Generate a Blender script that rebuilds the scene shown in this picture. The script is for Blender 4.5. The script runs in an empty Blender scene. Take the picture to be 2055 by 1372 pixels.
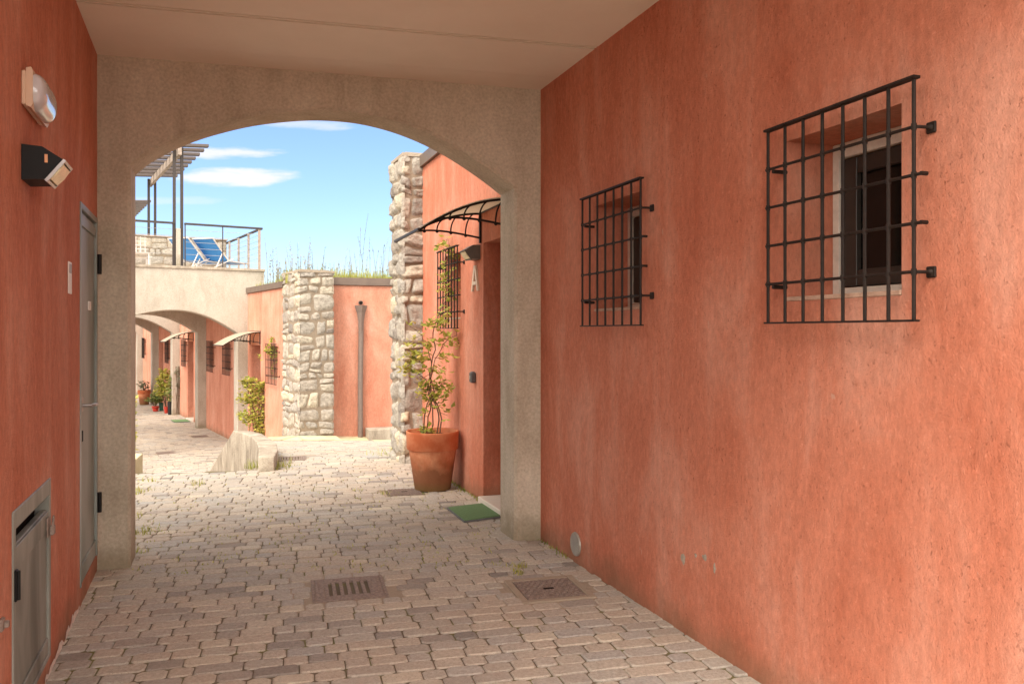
import bpy, math, random
from mathutils import Vector, Matrix, noise
rnd = random.Random(7)
R = math.radians
C = bpy.context.scene.collection
sc = bpy.context.scene

# ------------------------------------------------------------------ camera, world, sun, exposure
F, CX, HY, H = 1650.0, 1027.5, 666.0, 1.45        # focal length / horizon measured on the 2055 px wide photograph, eye height
cam = bpy.data.cameras.new('camera'); co = bpy.data.objects.new('camera', cam); C.objects.link(co)
co.location = (0, 0, H); co.rotation_euler = (R(90), 0, 0)
cam.sensor_width = 36; cam.lens = 36*F/2055; cam.shift_y = -(686-HY)/2055; cam.clip_start = .05; cam.clip_end = 3000
sc.camera = co
SUN_EL, SUN_AZ = R(50), R(218)                      # azimuth from +Y clockwise: veiled sun, behind the camera and to the left
w = bpy.data.worlds.new('World'); sc.world = w; w.use_nodes = True
nt = w.node_tree; N = nt.nodes; L = nt.links; N.clear()
def wn(t, **k):
    n = N.new(t)
    for a, b in k.items(): setattr(n, a, b)
    return n
def wmath(op, a, b=None, c=None):
    n = wn('ShaderNodeMath', operation=op)
    for i, v in enumerate((a, b, c)):
        if v is None: continue
        if isinstance(v, (int, float)): n.inputs[i].default_value = v
        else: L.new(v, n.inputs[i])
    return n.outputs[0]
sky = wn('ShaderNodeTexSky', sky_type='NISHITA', sun_disc=False, sun_elevation=SUN_EL, sun_rotation=SUN_AZ)
sky.air_density = 1.0; sky.dust_density = .6; sky.ozone_density = 2.2
tc = wn('ShaderNodeTexCoord'); sp = wn('ShaderNodeSeparateXYZ'); L.new(tc.outputs['Generated'], sp.inputs[0])
yy = wmath('MAXIMUM', sp.outputs[1], .02)
u = wmath('DIVIDE', sp.outputs[0], yy); v = wmath('DIVIDE', sp.outputs[2], yy)
cmb = wn('ShaderNodeCombineXYZ'); L.new(u, cmb.inputs[0]); L.new(v, cmb.inputs[1])
mp = wn('ShaderNodeMapping'); mp.inputs['Scale'].default_value = (7, 34, 1); L.new(cmb.outputs[0], mp.inputs[0])
nz = wn('ShaderNodeTexNoise'); nz.inputs['Scale'].default_value = 1; nz.inputs['Detail'].default_value = 7; nz.inputs['Roughness'].default_value = .6
L.new(mp.outputs[0], nz.inputs['Vector'])
def wisp(cu, cv, ru, rv, k):
    a = wmath('DIVIDE', wmath('SUBTRACT', u, cu), ru); b = wmath('DIVIDE', wmath('SUBTRACT', v, cv), rv)
    d = wmath('ADD', wmath('MULTIPLY', a, a), wmath('MULTIPLY', b, b))
    e = wmath('ADD', wmath('SUBTRACT', 1.0, d), wmath('MULTIPLY', wmath('SUBTRACT', nz.outputs[0], .5), 4.6))
    m = wn('ShaderNodeMapRange', interpolation_type='SMOOTHSTEP'); m.inputs[1].default_value = 0; m.inputs[2].default_value = 1.1; m.inputs[4].default_value = k
    L.new(e, m.inputs[0]); return m.outputs[0]
cl = wisp(-.345, .2175, .075, .0085, .75)
for a in ((-.335, .188, .074, .0125, .8), (-.245, .253, .07, .008, .45), (-.49, .215, .08, .01, .6), (-.15, .28, .1, .01, .35), (-.42, .16, .09, .006, .25)):
    cl = wmath('MAXIMUM', cl, wisp(*a))
n2 = wn('ShaderNodeTexNoise'); n2.inputs['Scale'].default_value = 2.2; n2.inputs['Detail'].default_value = 8; L.new(tc.outputs['Generated'], n2.inputs['Vector'])
# thin bright cloud added out of view overhead, behind and beside, to light the passage; the clear gap lies low, ahead
sd_ = wmath('SUBTRACT', 1.0, sp.outputs[1])
cov = wmath('ADD', wmath('MULTIPLY', sp.outputs[2], 1.5), wmath('MULTIPLY', sd_, 1.35))
cov = wmath('ADD', cov, wmath('MULTIPLY', wmath('SUBTRACT', n2.outputs[0], .5), .5))
hi = wn('ShaderNodeMapRange', interpolation_type='SMOOTHSTEP'); hi.inputs[1].default_value = .62; hi.inputs[2].default_value = .95; hi.inputs[4].default_value = .93; L.new(cov, hi.inputs[0])
tint = wn('ShaderNodeMix', data_type='RGBA', blend_type='MULTIPLY'); tint.inputs[0].default_value = 1
L.new(sky.outputs[0], tint.inputs[6]); tint.inputs[7].default_value = (.68, .74, .90, 1)
mx = wn('ShaderNodeMix', data_type='RGBA'); L.new(cl, mx.inputs[0]); L.new(tint.outputs[2], mx.inputs[6]); mx.inputs[7].default_value = (4.1, 3.85, 3.9, 1)
mx2 = wn('ShaderNodeMix', data_type='RGBA'); L.new(hi.outputs[0], mx2.inputs[0]); L.new(mx.outputs[2], mx2.inputs[6]); 
gl = wn('ShaderNodeMapRange', interpolation_type='SMOOTHSTEP'); gl.inputs[1].default_value = -.1; gl.inputs[2].default_value = .85; L.new(wmath('MULTIPLY', sp.outputs[1], -1.), gl.inputs[0])
cc = wn('ShaderNodeMix', data_type='RGBA'); L.new(gl.outputs[0], cc.inputs[0]); cc.inputs[6].default_value = (5.0, 4.75, 4.4, 1); cc.inputs[7].default_value = (16.5, 15.5, 14.2, 1); L.new(cc.outputs[2], mx2.inputs[7])  # cloud brightened further behind the camera, extra fill for the interior
bg = wn('ShaderNodeBackground'); bg.inputs[1].default_value = .075; L.new(mx2.outputs[2], bg.inputs[0])
wo = wn('ShaderNodeOutputWorld'); L.new(bg.outputs[0], wo.inputs[0])
sl = bpy.data.lights.new('sun', 'SUN'); so = bpy.data.objects.new('sun', sl); C.objects.link(so)
sl.energy = 1.15; sl.angle = R(35); sl.color = (1, .92, .80)
so.rotation_euler = (math.pi/2-SUN_EL, 0, math.pi-SUN_AZ)
sc.view_settings.view_transform = 'Standard'; sc.view_settings.look = 'None'; sc.view_settings.gamma = 1; sc.view_settings.use_curve_mapping = False
sc.view_settings.exposure = 1.92
sc.render.engine = 'CYCLES'
sc.cycles.max_bounces = 12; sc.cycles.diffuse_bounces = 8; sc.cycles.glossy_bounces = 4; sc.cycles.transparent_max_bounces = 12
sc.cycles.use_denoising = True; sc.cycles.sample_clamp_indirect = 8

# ------------------------------------------------------------------ materials
MT = {}
class NM:
    def __init__(s, name, rough=.8, spec=.3):
        s.m = bpy.data.materials.new(name); s.m.use_nodes = True; s.t = s.m.node_tree; s.n = s.t.nodes; s.l = s.t.links
        s.b = s.n['Principled BSDF']; s.b.inputs['Roughness'].default_value = rough; s.b.inputs['Specular IOR Level'].default_value = spec
        s.co = s.n.new('ShaderNodeTexCoord').outputs['Object']; MT[name] = s.m
    def noise(s, scale, vec=(1, 1, 1), detail=5, rough=.55, dist=0):
        mp = s.n.new('ShaderNodeMapping'); mp.inputs['Scale'].default_value = vec; s.l.new(s.co, mp.inputs[0])
        n = s.n.new('ShaderNodeTexNoise'); n.inputs['Scale'].default_value = scale; n.inputs['Detail'].default_value = detail
        n.inputs['Roughness'].default_value = rough; n.inputs['Distortion'].default_value = dist; s.l.new(mp.outputs[0], n.inputs['Vector']); return n.outputs[0]
    def voro(s, scale, vec=(1, 1, 1), feature='F1'):
        mp = s.n.new('ShaderNodeMapping'); mp.inputs['Scale'].default_value = vec; s.l.new(s.co, mp.inputs[0])
        n = s.n.new('ShaderNodeTexVoronoi'); n.feature = feature; n.inputs['Scale'].default_value = scale; s.l.new(mp.outputs[0], n.inputs['Vector']); return n.outputs['Distance']
    def rng(s, x, a, b, c=0., d=1., smooth=False):
        m = s.n.new('ShaderNodeMapRange'); s.l.new(x, m.inputs[0])
        if smooth: m.interpolation_type = 'SMOOTHSTEP'
        for i, q in enumerate((a, b, c, d)): m.inputs[i+1].default_value = q
        return m.outputs[0]
    def math(s, op, a, b):
        n = s.n.new('ShaderNodeMath'); n.operation = op
        for i, q in enumerate((a, b)):
            if isinstance(q, (int, float)): n.inputs[i].default_value = q
            else: s.l.new(q, n.inputs[i])
        return n.outputs[0]
    def mix(s, f, a, b, mode='MIX'):
        n = s.n.new('ShaderNodeMix'); n.data_type = 'RGBA'; n.blend_type = mode
        for i, q in ((0, f), (6, a), (7, b)):
            if isinstance(q, (int, float)): n.inputs[i].default_value = q
            elif isinstance(q, tuple): n.inputs[i].default_value = q+(1,)
            else: s.l.new(q, n.inputs[i])
        return n.outputs[2]
    def attr(s, nm):
        n = s.n.new('ShaderNodeAttribute'); n.attribute_name = nm; return n.outputs['Fac']
    def z(s):
        n = s.n.new('ShaderNodeSeparateXYZ'); s.l.new(s.co, n.inputs[0]); return n.outputs[2]
    def ramp(s, x, stops):
        n = s.n.new('ShaderNodeValToRGB'); s.l.new(x, n.inputs[0]); e = n.color_ramp.elements
        e[0].position = stops[0][0]; e[0].color = stops[0][1]+(1,); e[1].position = stops[-1][0]; e[1].color = stops[-1][1]+(1,)
        for p, c in stops[1:-1]: q = e.new(p); q.color = c+(1,)
        return n.outputs[0]
    def col(s, c):
        if isinstance(c, tuple): s.b.inputs['Base Color'].default_value = c+(1,)
        else: s.l.new(c, s.b.inputs['Base Color'])
        return s
    def bump(s, h, dist=.01, strength=1.):
        n = s.n.new('ShaderNodeBump'); n.inputs['Distance'].default_value = dist; n.inputs['Strength'].default_value = strength; s.l.new(h, n.inputs['Height'])
        if s.b.inputs['Normal'].is_linked: s.l.new(s.b.inputs['Normal'].links[0].from_socket, n.inputs['Normal'])
        s.l.new(n.outputs[0], s.b.inputs['Normal']); return s

def stucco(name, dark, mid, light):
    m = NM(name, .9, .15)
    streak = m.noise(1, (3.4, 3.4, .8), 6, .62, .5); blot = m.noise(1.5, (1, 1, .7), 6, .65, .8); grain = m.noise(42, (1, 1, .5), 7, .75)
    f = m.math('ADD', m.math('MULTIPLY', streak, .55), m.math('MULTIPLY', blot, .45))
    c = m.ramp(f, [(.36, dark), (.5, mid), (.63, light)])
    g = m.rng(grain, .35, .66, .82, 1.1)
    c = m.mix(1., c, g, 'MULTIPLY')
    sc1 = m.math('MULTIPLY', m.rng(m.noise(1, (60, 60, 19), 5, .75, 2.0), .62, .74), m.rng(m.noise(2.6, (1, 1, .8), 4), .42, .60))          # vertical drag marks of the float
    c = m.mix(m.math('MULTIPLY', sc1, .32), c, tuple(x*.62 for x in dark))
    spk = m.rng(m.noise(75, (1, 1, .7), 3, .6), .63, .70)
    spk = m.math('MULTIPLY', spk, m.rng(m.noise(4.5, (1, 1, 1), 3), .38, .6))
    c = m.mix(m.math('MULTIPLY', spk, .26), c, tuple(x*.5 for x in dark))
    c = m.mix(m.math('MULTIPLY', m.rng(m.noise(62, (1, 1, .8), 3, .6), .60, .72), .22), c, tuple(min(1, x*1.35) for x in light))
    fl = m.rng(m.noise(14, (1, 1, .6), 3, .5), .735, .76)                # pale chips
    c = m.mix(m.math('MULTIPLY', fl, .5), c, (.62, .42, .32))
    zz = m.z(); damp = m.rng(m.math('ADD', zz, m.math('MULTIPLY', m.noise(5), -.35)), -.18, .0, 1., 0.)
    c = m.mix(m.math('MULTIPLY', damp, .6), c, (.20, .13, .075))
    m.col(c)
    m.bump(m.noise(1, (110, 110, 62), 7, .8, .2), .007, 1.); m.bump(spk, -.004, .9); m.bump(sc1, -.003, .8); m.bump(blot, .03, .4); m.bump(m.noise(190, (1, 1, .8), 4), .004, .9)
    return m.m
stucco('red_stucco', (.53, .165, .092), (.62, .228, .140), (.69, .32, .222))

stucco('lit_stucco', (.53, .200, .125), (.64, .29, .195), (.70, .37, .27))  # paler copy of the red stucco: outdoor light put into the colour
def concrete(name, a, b, c3, streaky=(6, 6, 2)):
    m = NM(name, .9, .15)
    n1 = m.noise(1, streaky, 6, .6, .3); n2_ = m.noise(.9, (1, 1, 1), 5, .6)
    f = m.math('ADD', m.math('MULTIPLY', n1, .5), m.math('MULTIPLY', n2_, .5))
    c = m.ramp(f, [(.34, a), (.5, b), (.66, c3)])
    c = m.mix(1., c, m.rng(m.noise(60), .3, .7, .82, 1.12), 'MULTIPLY')
    pit = m.rng(m.voro(24), .0, .09, 1, 0)
    pit = m.math('MULTIPLY', pit, m.rng(m.noise(9), .5, .62))
    c = m.mix(m.math('MULTIPLY', pit, .6), c, (.10, .07, .045))
    zz = m.z(); damp = m.rng(m.math('ADD', zz, m.math('MULTIPLY', m.noise(6), -.4)), -.18, .02, 1., 0.)
    c = m.mix(m.math('MULTIPLY', damp, .65), c, (.19, .15, .085))
    m.col(c); m.bump(m.noise(1, (70, 70, 30), 6, .7, .2), .005, .8); m.bump(m.noise(3), .03, .4); m.bump(pit, -.006, .8)
    return m.m
concrete('plaster_concrete', (.40, .335, .25), (.52, .45, .35), (.62, .55, .44))
concrete('pale_concrete', (.37, .32, .255), (.47, .415, .34), (.55, .49, .41))
m = NM('weathered_concrete', .9, .15)
c = m.ramp(m.noise(1, (4.5, 4.5, 2.2), 7, .68, .6), [(.32, (.23, .19, .145)), (.5, (.38, .32, .25)), (.66, (.50, .435, .345))])
c = m.mix(1., c, m.rng(m.noise(70), .3, .7, .8, 1.1), 'MULTIPLY'); m.col(c); m.bump(m.noise(40), .006); m.bump(m.noise(7), .02, .6)
m = NM('ceiling_plaster', .75, .25)
c = m.ramp(m.noise(1.3, (1, 1, 1), 5, .6), [(.3, (.78, .71, .60)), (.7, (.85, .785, .68))]); m.col(c); m.bump(m.noise(9), .004, .5); m.bump(m.noise(2), .02, .3)
m = NM('ceiling_groove', .9); m.col((.05, .035, .025))

m = NM('paver', .85, .2)
t = m.attr('tint')
c = m.ramp(t, [(0., (.25, .225, .20)), (.1, (.33, .295, .26)), (.3, (.43, .385, .325)), (.5, (.49, .42, .34)), (.68, (.40, .375, .34)), (.85, (.53, .465, .375)), (1., (.58, .51, .40))])
c = m.mix(1., c, m.rng(m.noise(55, (1, 1, 1), 5, .7), .3, .72, .72, 1.2), 'MULTIPLY')
c = m.mix(m.math('MULTIPLY', m.rng(m.noise(1.1, (1, 1, 1), 4), .42, .68), .35), c, (.44, .33, .24))
c = m.mix(m.math('MULTIPLY', m.rng(m.noise(170, (1, 1, 1), 2), .63, .68), .5), c, (.10, .08, .07))
m.col(c); m.bump(m.noise(90, (1, 1, 1), 6, .7), .004, .9); m.bump(m.noise(14), .012, .55)
m = NM('joint_soil', .95, .1)
c = m.mix(m.rng(m.noise(2.3, (1, 1, 1), 6, .7), .50, .62), (.17, .135, .095), (.19, .18, .07)); m.col(c); m.bump(m.noise(120), .006)
m = NM('limestone_strip', .85, .2); m.col(m.ramp(m.noise(6, (1, 1, 1), 6, .6), [(.35, (.52, .43, .26)), (.65, (.66, .56, .36))])); m.bump(m.noise(50), .004)

m = NM('rubble_stone', .9, .2)
t = m.attr('tint')
c = m.ramp(t, [(0., (.25, .215, .185)), (.25, (.36, .31, .26)), (.45, (.47, .41, .335)), (.6, (.40, .36, .31)), (.8, (.52, .455, .36)), (1., (.60, .51, .37))])
c = m.mix(1., c, m.rng(m.noise(22, (1, 1, 1), 7, .7), .32, .68, .62, 1.2), 'MULTIPLY')
c = m.mix(m.math('MULTIPLY', m.rng(m.noise(6), .55, .7), .4), c, (.22, .19, .16))
m.col(c); m.bump(m.noise(45, (1, 1, 1), 7, .75), .012, 1.); m.bump(m.noise(14, (1, 1, 1), 4, .6), .03, .9)
m = NM('mortar', .95, .1); m.col(m.mix(m.noise(30), (.21, .16, .115), (.36, .29, .215))); m.bump(m.noise(60), .008)
m = NM('stone_mortar_cap', .95, .1); m.col(m.mix(m.noise(12), (.30, .24, .18), (.42, .35, .27))); m.bump(m.noise(40), .01)

def plain(name, c, rough=.6, spec=.4, metal=0., var=.15, scale=20, b=.0):
    m = NM(name, rough, spec); m.b.inputs['Metallic'].default_value = metal
    m.col(m.mix(1., m.mix(0., c, c), m.rng(m.noise(scale, (1, 1, 1), 6, .65), .3, .7, 1-var, 1+var), 'MULTIPLY'))
    if b: m.bump(m.noise(scale*4), b)
    return m
plain('wrought_iron', (.018, .011, .008), .6, .25, 0, .5, 30, .001)
plain('dark_steel', (.055, .042, .036), .5, .35, .1)
plain('flashing_metal', (.17, .125, .10), .5, .4, .3, .15, 6)
plain('taupe_paint', (.20, .15, .125), .5, .4)
plain('slat_paint', (.115, .09, .08), .6, .3)
plain('weathered_wood', (.36, .29, .24), .8, .2, 0, .3, 14, .002)
plain('white_frame', (.60, .53, .45), .5, .4)
plain('dark_sash', (.034, .026, .021), .45, .35)
plain('sill_stone', (.50, .33, .24), .8, .2, 0, .2, 30, .002)
plain('cream_plastic', (.62, .43, .30), .4, .5, 0, .05)
plain('black_metal', (.006, .006, .006), .5, .25, 0, .1)
plain('silver_trim', (.45, .43, .42), .35, .6, .7, .1)
plain('warm_reflector', (.70, .58, .36), .3, .6, .3, .2, 40)
plain('lamp_grey', (.13, .115, .10), .45, .5, .2)
plain('white_label', (.75, .70, .64), .5, .4, 0, .08, 60)
plain('orange_label', (.70, .36, .18), .5, .4, 0, .1, 60)
plain('letter_cream', (.66, .53, .40), .6, .4, 0, .1, 60)
plain('rust_iron', (.27, .205, .17), .75, .3, .2, .35, 60, .003)
plain('dark_hole', (.018, .012, .009), .9, .1)
plain('doormat_green', (.17, .27, .13), .95, .1, 0, .3, 220, .004)
plain('rubber_grey', (.14, .14, .14), .8, .2)
plain('marble', (.68, .60, .51), .4, .4, 0, .08, 8)
plain('soil', (.09, .055, .035), .95, .1, 0, .4, 60, .01)
plain('bark', (.15, .095, .065), .9, .1, 0, .3, 80, .002)
plain('red_plastic', (.55, .05, .03), .4, .5)
plain('black_plastic', (.02, .02, .022), .5, .4)
plain('lounger_white', (.72, .64, .58), .4, .4, 0, .06)
plain('lounger_blue', (.05, .22, .52), .7, .3, 0, .12, 90, .001)
plain('vent_grey', (.36, .33, .28), .5, .4, .2, .1)
plain('green_door', (.05, .17, .12), .5, .4)
plain('red_door', (.16, .035, .022), .6, .3)
plain('broken_plaster', (.70, .58, .51), .95, .1, 0, .2, 30, .006)
plain('bare_earth', (.13, .115, .065), .95, .1, 0, .35, .6, .02)
plain('doorbell_grey', (.09, .085, .085), .4, .5)
m = NM('polycarbonate', .35, .4); m.col((.72, .64, .52))
tr = m.n.new('ShaderNodeBsdfTranslucent'); tr.inputs[0].default_value = (.80, .72, .60, 1); ms = m.n.new('ShaderNodeMixShader'); ms.inputs[0].default_value = .5
m.l.new(m.b.outputs[0], ms.inputs[1]); m.l.new(tr.outputs[0], ms.inputs[2]); m.l.new(ms.outputs[0], m.n['Material Output'].inputs[0])
m = NM('lamp_lens', .12, .6); m.col((.52, .50, .52)); m.b.inputs['Coat Weight'].default_value = .6
m = NM('window_glass', .10, .28); m.col((.008, .007, .006))
m = NM('door_paint', .42, .45)
c = m.ramp(m.noise(1, (3, 3, .9), 5, .6, .5), [(.35, (.175, .20, .17)), (.5, (.26, .285, .26)), (.68, (.36, .38, .36))]); m.col(c); m.bump(m.noise(3), .01, .4); m.b.inputs['Metallic'].default_value = 0
m = NM('hatch_paint', .5, .4)
c = m.ramp(m.noise(1, (4, 4, 1.1), 6, .6, .8), [(.32, (.12, .12, .10)), (.5, (.21, .21, .18)), (.68, (.30, .295, .26))]); m.col(c); m.bump(m.noise(4), .008, .4)
m = NM('terracotta', .85, .2)
n1 = m.noise(7, (1, 1, .8), 6, .65); zz = m.z()
c = m.mix(m.rng(n1, .4, .62), (.46, .145, .065), (.58, .26, .14))
low = m.rng(m.math('ADD', zz, m.math('MULTIPLY', m.noise(9), -.35)), -.02, .16, 1, 0)
c = m.mix(m.math('MULTIPLY', low, .85), c, (.20, .085, .04))
c = m.mix(m.math('MULTIPLY', m.rng(zz, .0, .09, 1, 0), .55), c, (.17, .14, .05)); m.col(c); m.bump(m.noise(60), .003)
m = NM('terracotta_rim', .8, .2)
m.col(m.mix(m.rng(m.noise(6), .42, .6), (.48, .125, .05), (.58, .21, .10))); m.bump(m.noise(60), .002)
def leafmat(name, a, b, c3):
    m = NM(name, .6, .3); t = m.attr('tint'); m.col(m.ramp(t, [(0, a), (.55, b), (1, c3)]))
    tr = m.n.new('ShaderNodeBsdfTranslucent'); rr = m.ramp(t, [(0, a), (.55, b), (1, c3)]); m.l.new(rr, tr.inputs[0])
    ms = m.n.new('ShaderNodeMixShader'); ms.inputs[0].default_value = .4
    m.l.new(m.b.outputs[0], ms.inputs[1]); m.l.new(tr.outputs[0], ms.inputs[2]); m.l.new(ms.outputs[0], m.n['Material Output'].inputs[0])
leafmat('leaf_yellowgreen', (.20, .25, .05), (.50, .50, .10), (.70, .52, .16))
leafmat('leaf_bush', (.09, .16, .05), (.24, .29, .08), (.42, .41, .14))
leafmat('leaf_grey', (.12, .15, .09), (.22, .25, .15), (.38, .36, .24))
leafmat('grass_blade', (.17, .21, .04), (.42, .42, .09), (.60, .52, .18))
leafmat('dry_stalk', (.20, .19, .13), (.34, .30, .20), (.50, .43, .30))

# ------------------------------------------------------------------ helpers
ROOTM = {}
class MB:
    def __init__(s): s.v = []; s.f = []; s.t = []; s.M = Matrix.Identity(4); s.tint = .5
    def vt(s, p): s.v.append(tuple(s.M @ Vector(p))); return len(s.v)-1
    def face(s, idx): s.f.append(tuple(idx)); s.t.append(s.tint)
    def poly(s, pts): s.face([s.vt(p) for p in pts])
    def box(s, x0, y0, z0, x1, y1, z1, bev=0.):
        if bev <= 0:
            i = [s.vt(p) for p in ((x0, y0, z0), (x1, y0, z0), (x1, y1, z0), (x0, y1, z0), (x0, y0, z1), (x1, y0, z1), (x1, y1, z1), (x0, y1, z1))]
            for q in ((3, 2, 1, 0), (4, 5, 6, 7), (0, 1, 5, 4), (1, 2, 6, 5), (2, 3, 7, 6), (3, 0, 4, 7)): s.face([i[k] for k in q])
            return
        b = bev; rings = []
        for zz, ins in ((z0, b), (z0+b, 0), (z1-b, 0), (z1, b)):
            X0, X1, Y0, Y1 = x0+ins, x1-ins, y0+ins, y1-ins; e = b*.6
            rings.append([s.vt((x, y, zz)) for x, y in ((X0+e, Y0), (X1-e, Y0), (X1, Y0+e), (X1, Y1-e), (X1-e, Y1), (X0+e, Y1), (X0, Y1-e), (X0, Y0+e))])
        for a, c in zip(rings, rings[1:]):
            for k in range(8): s.face((a[k], a[(k+1) % 8], c[(k+1) % 8], c[k]))
        s.face(rings[0][::-1]); s.face(rings[-1])
    def tube(s, pts, r, n=8, cap=True):
        pts = [Vector(p) for p in pts]; rs = r if isinstance(r, (list, tuple)) else [r]*len(pts); prev = None; rings = []
        for i, p in enumerate(pts):
            d = (pts[min(i+1, len(pts)-1)]-pts[max(i-1, 0)])
            if d.length < 1e-9: d = Vector((0, 0, 1))
            d.normalize()
            if prev is None: a = Vector((0, 0, 1)) if abs(d.z) < .9 else Vector((1, 0, 0)); e = d.cross(a).normalized()
            else: e = (prev-d*prev.dot(d)).normalized()
            prev = e; g = d.cross(e)
            rings.append([s.vt(p+(e*math.cos(2*math.pi*k/n)+g*math.sin(2*math.pi*k/n))*rs[i]) for k in range(n)])
        for a, c in zip(rings, rings[1:]):
            for k in range(n): s.face((a[k], a[(k+1) % n], c[(k+1) % n], c[k]))
        if cap: s.face(rings[0][::-1]); s.face(rings[-1])
    def lathe(s, prof, n=40, cx=0, cy=0, wob=0.):
        rings = []
        for r_, z_ in prof:
            rings.append([s.vt((cx+r_*(1+wob*math.sin(3*a+z_*9))*math.cos(a), cy+r_*(1+wob*math.sin(3*a+z_*9))*math.sin(a), z_)) for a in [2*math.pi*k/n for k in range(n)]])
        for a, c in zip(rings, rings[1:]):
            for k in range(n): s.face((a[k], a[(k+1) % n], c[(k+1) % n], c[k]))
        s.face(rings[0][::-1]); s.face(rings[-1])
    def prism(s, prof, x0, x1):      # profile in (y, z), extruded along x
        a = [s.vt((x0, p[0], p[1])) for p in prof]; b = [s.vt((x1, p[0], p[1])) for p in prof]; n = len(prof)
        for k in range(n): s.face((a[k], a[(k+1) % n], b[(k+1) % n], b[k]))
        s.face(a[::-1]); s.face(b)
    def prismz(s, plan, z0, z1):     # plan in (x, y), z1 a number or one per corner
        n = len(plan); zt = z1 if isinstance(z1, (list, tuple)) else [z1]*n
        a = [s.vt((p[0], p[1], z0)) for p in plan]; b = [s.vt((p[0], p[1], zt[k])) for k, p in enumerate(plan)]
        for k in range(n): s.face((a[k], a[(k+1) % n], b[(k+1) % n], b[k]))
        s.face(a[::-1]); s.face(b)
    def build(s, name, mat, parent=None, world=False, smooth=False, recalc=True):
        vs = s.v
        if world and parent is not None:
            inv = ROOTM[parent.name].inverted(); vs = [tuple(inv @ Vector(p)) for p in vs]
        me = bpy.data.meshes.new(name); me.from_pydata(vs, [], s.f)
        if recalc:
            import bmesh
            bm = bmesh.new(); bm.from_mesh(me); bmesh.ops.recalc_face_normals(bm, faces=bm.faces); bm.to_mesh(me); bm.free()
        at = me.attributes.new('tint', 'FLOAT', 'FACE'); at.data.foreach_set('value', s.t)
        if smooth:
            me.polygons.foreach_set('use_smooth', [True]*len(me.polygons))
        me.materials.append(MT[mat]); me.update()
        o = bpy.data.objects.new(name, me); C.objects.link(o)
        if parent is not None: o.parent = parent
        return o
def tag(o, label=None, cat=None, group=None, kind=None):
    if label: o['label'] = label
    if cat: o['category'] = cat
    if group: o['group'] = group
    if kind: o['kind'] = kind
    return o
def root(name, label, cat, loc=(0, 0, 0), rz=0., group=None):
    o = bpy.data.objects.new(name, None); C.objects.link(o); o.location = loc; o.rotation_euler = (0, 0, rz); o.empty_display_size = .1
    ROOTM[o.name] = Matrix.Translation(loc) @ Matrix.Rotation(rz, 4, 'Z'); return tag(o, label, cat, group)
def copy_tree(o, parent=None):
    c_ = o.copy(); C.objects.link(c_); c_.parent = parent
    for ch in list(o.children): copy_tree(ch, c_)
    return c_
def dup(o, loc, rz, label):
    c_ = copy_tree(o); c_.location = loc; c_.rotation_euler = (0, 0, rz); c_['label'] = label
    ROOTM[c_.name] = Matrix.Translation(loc) @ Matrix.Rotation(rz, 4, 'Z'); return c_

class Wall:                                          # a vertical wall line: x runs along it, y is its outward normal
    def __init__(s, p0, d, n_left=True):
        s.p = Vector((p0[0], p0[1])); s.d = Vector(d).normalized(); s.n = Vector((-s.d.y, s.d.x))
        s.rz = math.atan2(s.d.y, s.d.x)
    def P(s, a, out=0., z=0.): q = s.p+s.d*a+s.n*out; return (q.x, q.y, z)
    def M(s, a=0., out=0., z=0.): return Matrix.Translation(s.P(a, out, z)) @ Matrix.Rotation(s.rz, 4, 'Z')
    def at(s, px, out=0.):                           # distance along the wall measured on the photograph's column px
        k = (px-CX)/F; q = s.p+s.n*out; return (q.x-q.y*k)/(k*s.d.y-s.d.x)
def gp(px, py, z=0.): Y = F*(H-z)/(py-HY); return Vector(((px-CX)/F*Y, Y, z))      # ground point seen at a pixel

WR = Wall((.2004, 5.751), (-582.5, 1650))            # passage right wall and courtyard wall A
WL = Wall((-2.531, 5.016), (612.5, -1650))           # passage left wall, x towards the camera
WB = Wall((-5.59, 17.4), (-.605, 1))                 # lower lane, right hand wall
P1 = Wall((.2004, 5.751), (-2.7314, -.735))          # plane of the near archway, x towards the left; its normal points back (+Y side)?
LOW = -1.02
SIDE = Vector((WB.n.x, WB.n.y))                      # across the lane, to the left

def wall_holes(mb, W, a0, a1, z0, z1, holes, thick=.38, depth=None):
    """front skin of a wall with rectangular openings and their reveals; holes = (a0,a1,z0,z1,depth)"""
    mb.M = W.M()
    xs = sorted({a0, a1, *[h[0] for h in holes], *[h[1] for h in holes]}); zs = sorted({z0, z1, *[h[2] for h in holes], *[h[3] for h in holes]})
    for xa, xb in zip(xs, xs[1:]):
        for za, zb in zip(zs, zs[1:]):
            cx_, cz_ = (xa+xb)/2, (za+zb)/2
            if any(h[0] < cx_ < h[1] and h[2] < cz_ < h[3] for h in holes): continue
            mb.poly([(xa, 0, za), (xa, 0, zb), (xb, 0, zb), (xb, 0, za)])
    for h in holes:
        A, B, Z0, Z1, D = h
        mb.poly([(A, 0, Z0), (A, 0, Z1), (A, -D, Z1), (A, -D, Z0)]); mb.poly([(B, 0, Z0), (B, -D, Z0), (B, -D, Z1), (B, 0, Z1)])
        mb.poly([(A, 0, Z1), (B, 0, Z1), (B, -D, Z1), (A, -D, Z1)]); mb.poly([(A, 0, Z0), (A, -D, Z0), (B, -D, Z0), (B, 0, Z0)])
    T = thick
    mb.poly([(a0, -T, z0), (a1, -T, z0), (a1, -T, z1), (a0, -T, z1)]); mb.poly([(a0, 0, z1), (a0, -T, z1), (a1, -T, z1), (a1, 0, z1)])
    mb.poly([(a0, 0, z0), (a0, -T, z0), (a0, -T, z1), (a0, 0, z1)]); mb.poly([(a1, 0, z0), (a1, 0, z1), (a1, -T, z1), (a1, -T, z0)])
    mb.M = Matrix.Identity(4)

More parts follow.
